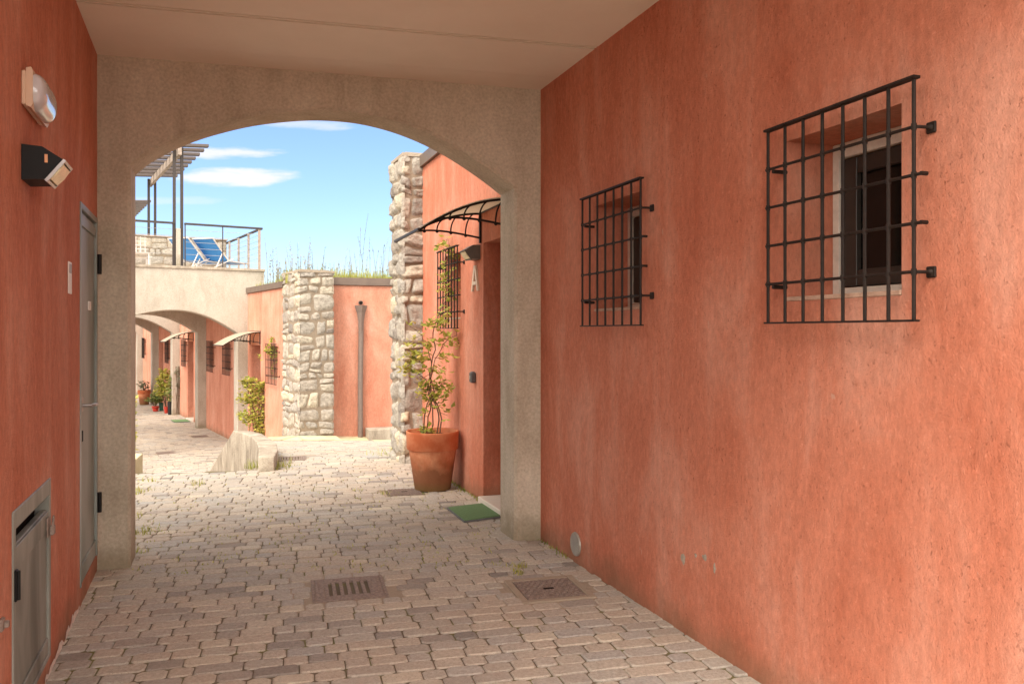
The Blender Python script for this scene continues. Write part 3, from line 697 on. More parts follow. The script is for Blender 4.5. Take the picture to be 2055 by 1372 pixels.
# letter A
s = WR.at(956); zc = Yz(WR, s, 584); t = root('letter_sign', 'cream letter A mounted on the courtyard wall beside the door', 'letter sign', WR.P(s, .001, zc), WR.rz)
mb = MB(); hh, ww, th = .225, .085, .026     # height, half width, stroke
def stroke(p, q, w_): 
    mb.prism([(0, 0)]*0 or [(0, 0)], 0, 0) if False else None
    a = [(p[0]-w_/2, p[1]), (p[0]+w_/2, p[1]), (q[0]+w_/2, q[1]), (q[0]-w_/2, q[1])]
    i0 = [mb.vt((x, 0, z)) for x, z in a]; i1 = [mb.vt((x, .018, z)) for x, z in a]
    for k in range(4): mb.face((i0[k], i0[(k+1) % 4], i1[(k+1) % 4], i1[k]))
    mb.face(i0[::-1]); mb.face(i1)
stroke((-ww, 0), (-.004, hh), .034); stroke((ww, 0), (.0045, hh), .034)
i0 = [mb.vt((x, y, z)) for y in (.0, .017) for x, z in ((-.055, .055), (.055, .055), (.047, .085), (-.047, .085))]
for q in ((0, 1, 2, 3), (4, 5, 6, 7), (0, 1, 5, 4), (1, 2, 6, 5), (2, 3, 7, 6), (3, 0, 4, 7)): mb.face([i0[k] for k in q])
mb.build('letter', 'letter_cream', t)
s = WR.at(953.5); t = root('doorbell', 'small dark grey doorbell on the courtyard wall', 'doorbell', WR.P(s, .001, Yz(WR, s, 768)), WR.rz)
mb = MB(); mb.box(-.035, 0, 0, .035, .045, .10, .012); mb.build('casing', 'doorbell_grey', t); mb = MB(); mb.box(-.015, .0455, .035, .015, .05, .065, .002); mb.build('button', 'vent_grey', t)

# ------------------------------------------------------------------ awnings
def make_awning(label, loc, rz):
    t = root('door_awning', label, 'awning', loc, rz, 'curved canopies over the doors'); hw = .41
    zf = lambda p: .24-.27*(p/.74)**1.9
    ps = [.74*k/16 for k in range(17)]
    mb = MB(); a = [(mb.vt((-hw-.03, p, zf(p)+.014)), mb.vt((hw+.03, p, zf(p)+.014)), mb.vt((hw+.03, p, zf(p)+.008)), mb.vt((-hw-.03, p, zf(p)+.008))) for p in ps]
    for p_, q_ in zip(a, a[1:]):
        for k in range(4): mb.face((p_[k], p_[(k+1) % 4], q_[(k+1) % 4], q_[k]))
    mb.face(a[0]); mb.face(a[-1]); mb.build('sheet', 'polycarbonate', t, smooth=False)
    mb = MB(); mb.box(-hw-.032, .735, zf(.74)-.004, hw+.032, .75, zf(.74)+.018, .002); mb.build('edge_rail', 'dark_steel', t); mb = MB(); mb.box(-hw-.03, 0, .238, hw+.03, .012, .268, .002); mb.build('wall_rail', 'dark_steel', t)
    for sx in (-1, 1):
        x = sx*hw; mb = MB()
        mb.tube([(x, p, zf(p)-.002) for p in ps], .010, 6); mb.box(x-.012, .0, -.012, x+.012, .016, .235, .002)
        low_ = [(x, p, .03+.10*(p/.6)-.155*(p/.6)**3.4*.45) for p in [.012+.588*k/10 for k in range(11)]]
        mb.tube(low_, .009, 6)
        lz_ = lambda p: .03+.10*(p/.6)-.07*(p/.6)**3.4
        for p0 in (.05, .18, .30, .41):
            top = zf(p0+.02); bot = lz_(p0+.09); pts = []
            for k in range(9):
                f = k/8; pp = p0+.09*math.sin(f*math.pi/2)**1.0*1.0; zz = top+(bot-top)*(1-math.cos(f*math.pi/2)); pts.append((x, pp, zz))
            mb.tube(pts, .0065, 6); mb.tube([(x-.004, p0+.088, bot-.006), (x+.004, p0+.088, bot-.006)], .014, 8)
        mb.build('bracket', 'wrought_iron', t)
    return t
awA = make_awning('large dark-framed curved canopy over the courtyard door beside letter A', WR.P(.985, .002, 2.225), WR.rz)
ab = WB.at(523)+.42; dup(awA, WB.P(ab, .002, 2.225+LOW), WB.rz, 'pale curved canopy over the lane door beside the green shrub')
ac = WB.at(389)+.42; dup(awA, WB.P(ac, .002, 2.225+LOW), WB.rz, 'farthest curved canopy, above the lane beyond the second arch')

# ------------------------------------------------------------------ lower houses along the lane
def house(label, a0, a1, wins, doors, first_high=None, doormat='red_door'):
    t = root('red_house', label, 'house', WB.P(a0, 0, LOW), 0, 'red houses down the lane')
    mb = MB(); wall_holes(mb, WB, a0, a1, LOW-.05, 2.26, [hole(s, z_w+LOW) for s in wins]+[(d0, d1, LOW+.03, LOW+2.2, .4) for d0, d1 in doors], .44); mb.build('wall', 'lit_stucco', t, True, recalc=False)
    for s in wins: make_window(t, WB, s, z_w+LOW, W0)
    for d0, d1 in doors:
        mb = MB(); mb.M = WB.M(); mb.box(d0+.003, -.39, LOW+.032, d1-.003, -.35, LOW+2.197, .004)
        for zz in (.25, 1.2): mb.box(d0+.12, -.35, LOW+zz, d1-.12, -.342, LOW+zz+.8, .003)
        mb.build('door', doormat, t, True)
        mb = MB(); mb.M = WB.M(); mb.box(d0+.001, -.34, LOW, d1-.001, .05, LOW+.036, .005); mb.build('threshold', 'marble', t, True)
    return t
s_l = lambda px: WB.at(px)
hB1 = house('red house behind the green shrub, nearest on the lane', WB.at(567)+.0, WB.at(411)+.14, [WB.at(549), WB.at(458), WB.at(425)], [(WB.at(523), WB.at(505))])
hB2 = house('red house beyond the second arch with potted plants at its wall', WB.at(411)+.14, WB.at(317)+.14, [WB.at(372), WB.at(338)], [(WB.at(388.5), WB.at(388.5)+.9), (WB.at(328), WB.at(328)+.95)])
hB3 = house('red house farthest down the lane, seen at the arch edge', WB.at(317)+.14, WB.at(317)+8.6, [WB.at(290.5)], [(WB.at(271.5), WB.at(271.5)+.9)], doormat='green_door')
# recessed wall of the nearest lane house, facing the courtyard, and its roof edge
WC = Wall((-3.30, 14.9), (-1, -.37)); WC.n = Vector((.37, -1)).normalized() if False else WC.n
# x of WC runs to the left so that its normal faces the camera
if WC.n.y > 0: WC = Wall((-3.30+0, 14.9), (1, .37))
mb = MB(); wc = Wall((-.6, 15.9), (-1, -.37))
def WCP(t_, out, z): # t_ from pier to the right
    d = Vector((1, .37)).normalized(); n_ = Vector((d.y, -d.x)); q = Vector((-3.45, 14.845))+d*t_+n_*out; return (q.x, q.y, z)
def wcbox(mb, t0, t1, o0, o1, z0, z1):
    mb.prismz([WCP(t0, o0, 0)[:2], WCP(t1, o0, 0)[:2], WCP(t1, o1, 0)[:2], WCP(t0, o1, 0)[:2]], z0, z1)
wcbox(mb, -.3, 3.4, -.4, 0, -1.1, 2.30); w2 = mb.build('wall', 'lit_stucco', hB1, True)
fl = MB(); wcbox(fl, -.3, 3.4, -.05, .04, 2.305, 2.44); fl.M = WB.M(); fl.box(WB.at(567)-.1, -.05, 2.265, WB.at(497)+.0, .04, 2.38, .003); fl.build('roof_flashing', 'flashing_metal', hB1, True)
rf = MB(); q = [WB.P(WB.at(567)-.25, -.06)[:2], WCP(0, -.06, 0)[:2], WCP(3.4, -.06, 0)[:2], (3.5, 24), WB.P(5, -6)[:2], WB.P(5, -.06)[:2]]
rf.prismz(q, 2.0, 2.36); rf.build('roof', 'bare_earth', hB1, True)
for hh_, a0, a1 in ((hB2, WB.at(411)+.14, WB.at(317)+.14), (hB3, WB.at(317)+.14, WB.at(317)+8.6)):
    mb = MB(); mb.M = WB.M(); mb.box(a0+.01, -6, 2.0, a1-.01, -.02, 2.36); mb.build('roof', 'bare_earth', hh_, True)
    mb = MB(); mb.M = WB.M(); mb.box(a0, -.05, 2.265, a1, .04, 2.38, .003); mb.build('roof_flashing', 'flashing_metal', hh_, True)
# downpipe on the recessed wall
DP = None
kx = (722-CX)/F; d = Vector((1, .37)).normalized(); tdp = (-3.45-14.845*kx)/(kx*d.y-d.x); 
x_, y_, _ = WCP(tdp, .0, 0)
t = root('downpipe', 'brown metal downpipe with funnel head on the pink wall', 'downpipe', (x_, y_, -.5), math.atan2(d.y, d.x))
mb = MB(); sc_ = F/y_; zf = lambda py: H+(HY-py)/sc_+.5
mb.tube([(0, -.06, -.02), (-.0, -.06, 1.0), (.012, -.06, zf(665))], .047, 14); mb.tube([(.012, -.06, zf(666)-.01), (.012, -.06, zf(666)+.012)], .052, 14); mb.build('pipe', 'taupe_paint', t)
mb = MB(); mb.M = Matrix.Translation((.012, -.062, 0)); mb.lathe([(.046, zf(666)), (.052, zf(645)), (.075, zf(628)), (.112, zf(616)), (.118, zf(613)), (.105, zf(614))], 4); mb.build('funnel', 'taupe_paint', t)
mb = MB(); mb.tube([(.012, .0, zf(607)), (.012, -.045, zf(607)-.003)], .042, 14); mb.build('outlet', 'taupe_paint', t)
mb = MB(); mb.tube([(.012, -.0455, zf(607)-.003), (.012, -.0465, zf(607)-.003)], .034, 14); mb.build('opening', 'dark_hole', t)

# ------------------------------------------------------------------ lane arches and terraces
CURV2 = [((a-A0)/(A1-A0)*2.56+.22, z+.0) for a, z in CURVE]
def bridge(label, a_front, a_back, nm='covered_passage'):
    t = root(nm, label, 'archway', WB.P(a_front, 1.4, LOW), 0, 'arched bridges across the lane')
    Wf = Wall(WB.P(a_front)[:2], (WB.n.x, WB.n.y)); Wb = Wall(WB.P(a_back-.325)[:2], (WB.n.x, WB.n.y)); T = WB.d*.325
    mb = MB(); arch_mesh(mb, Wf, T, 3.05, 2.78, LOW, CURV2, .34, 2.382); mb.build('arch', 'pale_concrete', t, True, recalc=False)
    mb = MB(); arch_mesh(mb, Wb, T, 3.05, 2.78, LOW, CURV2); mb.build('arch', 'pale_concrete', t, True, recalc=False)
    mb = MB(); mb.M = WB.M(); mb.box(a_front+.326, .001, 2.12, a_back-.326, 3.05, 2.775); mb.box(a_front+.326, -.34, 2.385, a_back-.02, -.001, 2.775); mb.build('ceiling', 'ceiling_plaster', t, True)
    mb = MB(); mb.M = WB.M(); mb.box(a_front-.03, -.36, 2.735, a_front+.0, 3.05, 2.79, .006); mb.build('deck_edge', 'weathered_concrete', t, True)
    return t
bridge('pale concrete arched bridge carrying the railed terrace with blue loungers', 0., WB.at(411)+.14)
bridge('pale concrete archway beyond the potted plants on the lane', WB.at(361), WB.at(317)+.14)
bridge('pale concrete archway farthest down the lane at the left edge', WB.at(287), WB.at(287)+4.6)
# courtyard wall on the far left, behind the arch jamb
t = root('courtyard_wall', 'red stuccoed wall closing the courtyard and lane on the left', 'wall', (-4.0, 6, LOW)); mb = MB()
pl = [(-2.95, 5.15), (-4.6, 5.6), (-7.2, 9.6), (-9.1, 15.3), (-22.4, 37.5)]
for a, b in zip(pl, pl[1:]):
    A, B = Vector(a), Vector(b); n_ = (B-A).normalized(); n_ = Vector((-n_.y, n_.x))*.3; mb.prismz([a, b, tuple(B+n_), tuple(A+n_)], -1.1, .35)
mb.build('wall', 'red_stucco', t, True)

# terrace furniture, frame T: x to the right across the bridge, y back along the lane, z from the deck
TM = Matrix.Translation(WB.P(0, 0, 2.78)) @ Matrix.Rotation(math.atan2(-WB.n.y, -WB.n.x), 4, 'Z'); trz = math.atan2(-WB.n.y, -WB.n.x)
Tw = lambda x, y, z=0.: tuple(TM @ Vector((x, y, z)))
FT = Wall(WB.P(.06)[:2], (-WB.n.x, -WB.n.y)); tx = lambda px: FT.at(px)
t = root('terrace_railing', 'slim metal railing with steel cables around the terrace edge', 'railing', Tw(.30, .06), trz)
o0 = tx(527)
RX = lambda px: tx(px)-.30
xr = RX(525)
mb = MB(); mb.box(RX(370), -.02, .86, xr+.02, .03, .90, .004); mb.box(xr-.03, .03, .86, xr+.02, 3.9, .90, .004); mb.box(-3.0, -.02, .86, RX(350), .03, .90, .004); mb.build('top_rail', 'dark_steel', t)
for x, y, w_ in ((RX(520.5), 0., .055), (RX(447), 0, .02), (RX(371.5), 0, .022), (RX(347), 0, .022), (-2.9, 0, .03), (RX(520.5), .95, .05), (RX(520.5), 1.9, .05), (RX(520.5), 2.85, .05), (RX(520.5), 3.8, .05)):
    mb = MB(); mb.box(x-w_/2, y-.006, 0, x+w_/2, y+.012, .86, .002); mb.build('post', 'weathered_wood' if w_ > .04 else 'dark_steel', t)
for k in range(6):
    z = .13+.125*k; mb = MB(); mb.tube([(-2.9, .0, z), (RX(347), 0., z)], .004, 5); mb.tube([(RX(371), .0, z), (xr-.02, 0., z), (xr-.02, 3.8, z)], .004, 5); mb.build('cable', 'silver_trim', t)
def make_pergola(label, a):
    p = WB.P(a, 0, 2.78); t = root('pergola', label, 'pergola', p, trz, 'slatted pergolas on the terraces')
    xc = tx(358.2)
    for yb in (.12, 3.85):
        for sx in (-.072, .072):
            mb = MB(); mb.box(xc+sx-.027, yb-.03, .0, xc+sx+.027, yb+.03, 2.44 if yb < 1 else 2.38, .003); mb.build('post', 'dark_steel', t)
        mb = MB(); mb.box(xc-.043, yb-.05, 0, xc+.043, yb+.05, .78 if yb < 1 else .86, .005); mb.build('post_base', 'pale_concrete', t)
    mb = MB(); mb.box(xc-.035, -.12, 2.24, xc+.035, 4.2, 2.40, .004); mb.build('beam', 'weathered_wood', t)
    mb = MB(); mb.box(xc-1.85, -.12, 2.12, xc-1.78, 4.2, 2.27, .004); mb.build('beam', 'weathered_wood', t)
    for k in range(9):
        y = .0+.47*k-.05; mb = MB(); mb.M = Matrix.Translation((xc, y, 2.45)) @ Matrix.Rotation(R(-4.5), 4, 'Y')
        mb.box(-2.1, -.065, -.03, .56, .065, .03, .006); mb.build('slat', 'slat_paint', t)
    return t
pg = make_pergola('slatted pergola standing on the terrace beside the blue loungers', 0.)
dup(pg, WB.P(8.36, 0, 2.78), trz, 'small slatted pergola farther back, cut off by the arch jamb')
def make_lounger(label, px, Y, rz):
    t = root('sun_lounger', label, 'sun lounger', (((px-CX)/F)*Y, Y, 2.785), rz, 'blue loungers on the terrace')
    # x: across, y: towards the feet
    mb = MB()
    for sx in (-.27, .27):
        mb.tube([(sx, -.40, .66), (sx, .1, .22), (sx, .8, .20)], .014, 8); mb.tube([(sx, -.10, .36), (sx, -.32, .0)], .012, 8); mb.tube([(sx, .6, .2), (sx, .75, .0)], .012, 8); mb.tube([(sx, -.45, .0), (sx, .25, .27)], .012, 8)
    mb.tube([(-.27, -.4, .66), (.27, -.4, .66)], .014, 8); mb.tube([(-.27, .8, .2), (.27, .8, .2)], .014, 8); mb.tube([(-.27, -.32, .012), (.27, -.32, .012)], .01, 8)
    mb.build('frame', 'lounger_white', t)
    mb = MB(); mb.prism([(-.385, .636), (-.375, .65), (.09, .25), (.08, .237)], -.255, .255); mb.build('backrest', 'lounger_blue', t)
    mb = MB(); mb.prism([(.10, .23), (.10, .242), (.78, .222), (.78, .21)], -.255, .255); mb.build('seat', 'lounger_blue', t)
    return t
make_lounger('blue sun lounger nearer the post of the pergola', 384, 17.9, R(-20)); make_lounger('blue sun lounger nearer the corner of the railing', 432, 17.95, R(-20))
t = root('garden_table', 'low white slatted table on the terrace before the rubble wall', 'table', Tw(-2.55, .75), trz)
mb = MB()
for k in range(5): mb.box(-.55, -.25+.105*k, .20, .75, -.17+.105*k, .225, .004)
mb.build('tabletop', 'lounger_white', t)
for sx in (-.5, .7):
    for sy in (-.2, .2): mb = MB(); mb.box(sx-.02, sy-.02, 0, sx+.02, sy+.02, .20, .003); mb.build('leg', 'lounger_white', t)
t = root('garden_chair', 'white plastic lattice-backed chair at the terrace left end', 'chair', Tw(tx(279), .5), trz)
mb = MB()
for k in range(5): mb.tube([(-.17+.085*k, 0, .25), (-.17+.085*k, .05, .62)], .007, 6)
for k in range(5): mb.tube([(-.2, .0+.01*k, .28+.08*k), (.2, .0+.01*k, .28+.08*k)], .006, 6)
mb.build('backrest', 'lounger_white', t); mb = MB(); mb.box(-.21, -.4, .24, .21, 0, .26, .008); mb.build('seat', 'lounger_white', t)
for sx in (-.19, .19):
    for sy in (-.38, 0): mb = MB(); mb.tube([(sx, sy, 0), (sx, sy, .25)], .014, 8); mb.build('leg', 'lounger_white', t)

# ------------------------------------------------------------------ rubble masonry
def rubble(mb, O, ud, wd, h, nd_, seed, cmin=.11, cmax=.25, smin=.10, smax=.36, bulge=.05, res=7):
    """O: lower corner; ud: unit vector along the face; nd_: outward normal"""
    r_ = random.Random(seed); ud = Vector(ud); nd_ = Vector(nd_); zc = 0.; O = Vector(O)
    def shift(x, z): return Vector((noise.noise(Vector((x*3.1+seed, z*3.3, 1.7)))*.085, noise.noise(Vector((x*2.9, z*3.1+seed, 9.2)))*.095))
    def stone(x0, x1, z0, z1):
        g = .0055; mb.tint = min(1, max(0, r_.gauss(.55, .22))); D = bulge*r_.uniform(.55, 1.2)*min(1, (x1-x0+z1-z0)/.28)
        cs = []
        for cx_, cz_ in ((x0, z0), (x1, z0), (x1, z1), (x0, z1)):
            s_ = shift(cx_, cz_); X = cx_+(s_.x if 0.001 < cx_ < wd-.001 else 0); Z = cz_+(s_.y if .001 < cz_ < h-.001 else 0)
            X += r_.uniform(-.010, .010) if .001 < cx_ < wd-.001 else 0; Z += r_.uniform(-.010, .010) if cz_ < h-.001 else r_.uniform(-.02, .01); cs.append(Vector((X, Z)))
        idx = []; sd = r_.random()*50; pw = r_.uniform(3.2, 8); tilt = r_.uniform(-.3, .3); tilt2 = r_.uniform(-.3, .3)
        for j in range(res+1):
            row = []
            for i in range(res+1):
                a, b = i/res, j/res; A, B = 2*a-1, 2*b-1
                # push the grid towards a rounded outline
                m_ = max(abs(A), abs(B)); l_ = (abs(A)**pw+abs(B)**pw)**(1/pw); k_ = m_/l_ if l_ > 0 else 1
                A2, B2 = A*k_, B*k_; a2, b2 = (A2+1)/2, (B2+1)/2
                p = (cs[0]*(1-a2)+cs[1]*a2)*(1-b2)+(cs[3]*(1-a2)+cs[2]*a2)*b2
                c0 = (cs[0]+cs[1]+cs[2]+cs[3])/4; dd = p-c0; sh_ = max(.6, 1-g/max(dd.length, .02)); p = c0+dd*sh_
                n1 = noise.noise(Vector((p.x*8+sd, p.y*8, sd))); n2 = noise.noise(Vector((p.x*22, p.y*22+sd, 3))); n3 = abs(noise.noise(Vector((p.x*13+sd, p.y*13, 7))))
                edge = (1-m_**7.)
                e = max(0., edge)**.35*D*(1+tilt*A+tilt2*B)+(n1*.020+n2*.010-n3*.022)*(edge > 0)
                if m_ > .99: e = -.012
                p += Vector((n1, n2))*.006
                row.append(mb.vt(O+ud*p.x+Vector((0, 0, p.y))+nd_*e))
            idx.append(row)
        for j in range(res):
            for i in range(res): mb.face((idx[j][i], idx[j][i+1], idx[j+1][i+1], idx[j+1][i]))
    while zc < h-.02:
        ch = min(r_.uniform(cmin, cmax), h-zc)
        if h-zc-ch < cmin*.6: ch = h-zc
        xc = 0.
        while xc < wd-.01:
            sw_ = min(r_.uniform(smin, smax), wd-xc)
            if wd-xc-sw_ < smin*.6: sw_ = wd-xc
            if ch > .17 and r_.random() < .28: f = r_.uniform(.35, .65); stone(xc, xc+sw_, zc, zc+ch*f); stone(xc, xc+sw_, zc+ch*f, zc+ch)
            elif sw_ > .22 and r_.random() < .25: f = r_.uniform(.35, .65); stone(xc, xc+sw_*f, zc, zc+ch); stone(xc+sw_*f, xc+sw_, zc, zc+ch)
            else: stone(xc, xc+sw_, zc, zc+ch)
            xc += sw_
        zc += ch
def pier(label, corners, z0, z1, seed, faces=(0, 1), bulge=.05, smin=.1, smax=.36, cmin=.11, cmax=.25):
    """corners: plan polygon; faces: indices of edges that get stones"""
    c_ = sum((Vector(p) for p in corners), Vector((0, 0)))/len(corners); t = root('stone_pier', label, 'stone pier', (c_.x, c_.y, z0), 0, 'rubble stone piers')
    mb = MB(); mb.prismz(corners, z0-.1, z1-.02)
    mb.build('core', 'mortar', t, True)
    mb = MB(); n = len(corners)
    for f in faces:
        A, B = Vector(corners[f]), Vector(corners[(f+1) % n]); e = B-A; ud = e.normalized(); n_ = Vector((ud.y, -ud.x))
        if n_.dot((A+B)/2-c_) < 0: n_ = -n_
        A = A-ud*.025; rubble(mb, (A.x, A.y, z0-.05), (ud.x, ud.y, 0), e.length+.05, z1-z0+.05, (n_.x, n_.y, 0), seed+f*11, bulge=bulge, smin=smin, smax=smax, cmin=cmin, cmax=cmax)
    mb.build('stonework', 'rubble_stone', t, True, smooth=True)
    cp = MB(); m_ = 14; cs = [Vector(p) for p in corners]
    cp.prismz([tuple(c_+(p-c_)*1.06) for p in cs], z1-.03, z1+.008); cp.prismz([tuple(c_+(p-c_)*.8) for p in cs], z1+.0, z1+.03); cp.build('cap', 'stone_mortar_cap', t, True)
    return t
# pier 2, at the courtyard corner of the right-hand house
q = lambda a, o: WR.P(a, o)[:2]
pier('tall grey rubble pier at the end of the courtyard wall', [q(3.60, -.03), q(3.60, .215), q(4.12, .235), q(4.12, -.3)], 0., 3.42, 21, (0, 1), .038, .15, .26, .15, .32)
# pier 1, beyond the courtyard
p0 = Vector((-3.70, 14.27)); dr = Vector((.8556, .5176)); 
pier('sunlit cream rubble pier beyond the courtyard, beside the downpipe wall', [tuple(p0), tuple(p0+dr*.615), tuple(p0+dr*.615+WB.d*.95), tuple(p0+WB.d*.98)], -.45, 2.52, 5, (0, 3), .028, .16, .42, .13, .30)
# rubble parapet at the back of the terrace
t = root('rubble_wall', 'low rubble parapet behind the loungers on the terrace', 'wall', Tw(-1.3, 3.3), 0); mb = MB()
A = Vector(Tw(-3.4, 3.35)); B = Vector(Tw(.28, 3.35)); e = (B-A).normalized(); rubble(mb, A, e, (B-A).length, .93, (e.y, -e.x, 0), 77, cmin=.14, cmax=.3, smin=.2, smax=.5, bulge=.04)
mb.build('stonework', 'rubble_stone', t, True, smooth=True); mb = MB(); mb.M = TM; mb.box(-3.4, 3.36, 0, .28, 3.6, .93); mb.build('core', 'mortar', t, True)
mb = MB(); mb.M = TM; mb.box(-3.42, 3.30, .932, .30, 3.64, .965, .005); mb.build('coping', 'weathered_wood', t, True)

# ------------------------------------------------------------------ cheek walls, block, limestone strips
t = root('cheek_wall', 'curved concrete cheek wall beside the steps, weathered and sloping', 'cheek wall', (-3.1, 9.8, 0)); mb = MB()
Lf = [(-2.655, 8.60), (-2.80, 9.1), (-3.00, 9.65), (-3.23, 10.2), (-3.48, 10.65), (-3.75, 11.05), (-4.79, 13.0)]; Rt = [(-2.482, 8.585), (-2.56, 9.0), (-2.72, 9.5), (-2.95, 10.05), (-3.22, 10.6), (-3.50, 11.02), (-4.55, 13.1)]
Zt = [.145, .165, .165, .15, .14, .125, -.76]
a = [[mb.vt((p[0], p[1], -1.1)) for p in Lf], [mb.vt((p[0], p[1], z)) for p, z in zip(Lf, Zt)], [mb.vt((p[0], p[1], z)) for p, z in zip(Rt, Zt)], [mb.vt((p[0], p[1], -1.1)) for p in Rt]]
for r0, r1 in zip(a, a[1:]):
    for k in range(6): mb.face((r0[k], r0[k+1], r1[k+1], r1[k]))
mb.face([a[0][0], a[1][0], a[2][0], a[3][0]]); mb.face([a[0][-1], a[1][-1], a[2][-1], a[3][-1]])
o = mb.build('wall', 'weathered_concrete', t, True); bv = o.modifiers.new('bevel', 'BEVEL'); bv.width = .012; bv.segments = 2
t = root('cheek_wall', 'pale concrete cheek wall at the left edge of the steps', 'cheek wall', (-4.0, 8.6, 0)); mb = MB()
pc = gp(270, 965, 0); 
Lf = [(-3.95, 8.15), (-4.3, 9.3), (-5.4, 11.4)]; Rt = [(-3.84, 8.15), (-4.08, 9.3), (-5.2, 11.4)]; Zt = [.03, .04, -.7]
Lf = [(-4.4, 8.05), (-4.55, 8.9), (-5.6, 11.2)]; Rt = [(-3.98, 8.1), (-4.02, 8.95), (-5.2, 11.3)]; Zt = [-.02, .15, -.75]
a = [[mb.vt((p[0], p[1], -1.1)) for p in Lf], [mb.vt((p[0], p[1], z)) for p, z in zip(Lf, Zt)], [mb.vt((p[0], p[1], z-.02)) for p, z in zip(Rt, Zt)], [mb.vt((p[0], p[1], -1.1)) for p in Rt]]
for r0, r1 in zip(a, a[1:]):
    for k in range(2): mb.face((r0[k], r0[k+1], r1[k+1], r1[k]))
mb.face([a[0][0], a[1][0], a[2][0], a[3][0]]); mb.face([a[0][-1], a[1][-1], a[2][-1], a[3][-1]])
o = mb.build('wall', 'limestone_strip', t, True); bv = o.modifiers.new('bevel', 'BEVEL'); bv.width = .01; bv.segments = 2
mb = MB()                                             # pale strip along the foot of the far walls
def gr(px, py):
    Y = 3.
    while Y < 22:
        X, Z = (px-CX)/F*Y, H-(py-HY)/F*Y
        if Z <= ramp_z(X, Y): return Vector((X, Y, ramp_z(X, Y)))
        Y += .01
    return gp(px, py, LOW)
def apron(P, Q, nrm, wd_=.34, n=8):
    P, Q, nrm = Vector(P), Vector(Q), Vector(nrm).normalized()
    for k in range(n):
        a, b = P.lerp(Q, k/n), P.lerp(Q, (k+1)/n); mb.poly([(p.x, p.y, ramp_z(p.x, p.y)+dz) for p, dz in ((a+nrm*wd_, .008), (b+nrm*wd_, .008), (b, .085), (a, .085))])
mb.poly([(p.x, p.y, ramp_z(p.x, p.y)+dz) for p, dz in ((p0-WB.d*.03+dr*.04, .085), (p0-WB.d*.37+dr*.04, .008), (p0-WB.d*.33+WB.n*.33, .006), (p0+WB.n*.33+WB.d*.04, .008), (p0+WB.n*.03+WB.d*.04, .085))])
apron(WCP(.2, .0, 0)[:2], WCP(2.4, .0, 0)[:2], (.347, -.938))
apron(p0-dr*.02-WB.d*.03, p0+dr*.66-WB.d*.03, -WB.d)
apron(WB.P(WB.at(533), .0)[:2], WB.P(WB.at(567), .0)[:2], WB.n, .3)
apron(p0+WB.n*.03, p0+WB.d*.95+WB.n*.03, WB.n, .3)
A = [gr(746, 884), gr(790, 905), gr(838, 930), gr(848, 915), gr(815, 892), gr(790, 884)]
mb.poly([(p.x, p.y, p.z+.016) for p in A])
tag(mb.build('kerb_strip', 'limestone_strip', recalc=False), kind='structure')
pb = Vector(WCP(.80, .34, 0)[:2]); t = root('stone_block', 'low weathered stone block against the pink wall beside the pier', 'stone block', (pb.x, pb.y, -.52), math.atan2(.347, .938))
mb = MB(); mb.box(0, 0, -.1, .70, .335, .215, .014); mb.build('block', 'weathered_concrete', t)

# ------------------------------------------------------------------ drains and covers
def drain(label, p, half, ud, group='slotted drain grates'):
    t = root('drain_grate', label, 'drain grate', (p.x, p.y, p.z), math.atan2(ud.y, ud.x), group)
    fr = MB(); w_ = half; iw = half*.66; ih = half*.66; ns = 6; pitch = 2*iw/ns; sl_ = pitch*.52
    # plate with slots: bars between slots
    xs = [-w_]; 
    for k in range(ns): c_ = -iw+pitch*(k+.5); xs += [c_-sl_/2, c_+sl_/2]
    xs.append(w_)
    for k in range(0, len(xs), 2): fr.box(xs[k], -ih, -.03, xs[k+1], ih, .002)
    fr.box(-w_, ih, -.03, w_, w_, .002); fr.box(-w_, -w_, -.03, w_, -ih, .002)
    for i in range(12):
        for j in range(12):
            x, y = -w_+.02+(2*w_-.04)*i/11, -w_+.02+(2*w_-.04)*j/11
            if abs(x) < iw+.004 and abs(y) < ih+.012: continue
            fr.box(x-.005, y-.004, .002, x+.005, y+.004, .0038)
    fr.build('grate', 'rust_iron', t)
    mb = MB()
    for q_ in ((-w_-.02, -w_-.02, -w_-.003, w_+.02), (w_+.003, -w_-.02, w_+.02, w_+.02), (-w_-.003, -w_-.02, w_+.003, -w_-.003), (-w_-.003, w_+.003, w_+.003, w_+.02)): mb.box(q_[0], q_[1], -.04, q_[2], q_[3], .001)
    mb.build('frame', 'rust_iron', t)
    mb = MB(); mb.box(-w_, -w_, -.16, w_, w_, -.09); mb.build('pit', 'dark_hole', t)
    return t
drain('rusty slotted drain grate in the foreground paving', pg1, .185, UD)
drain('slotted drain grate beside the curved concrete cheek wall', pg2, .15, UD)
drain('slotted drain grate far down in the lower lane paving', pg3, .15, UB)
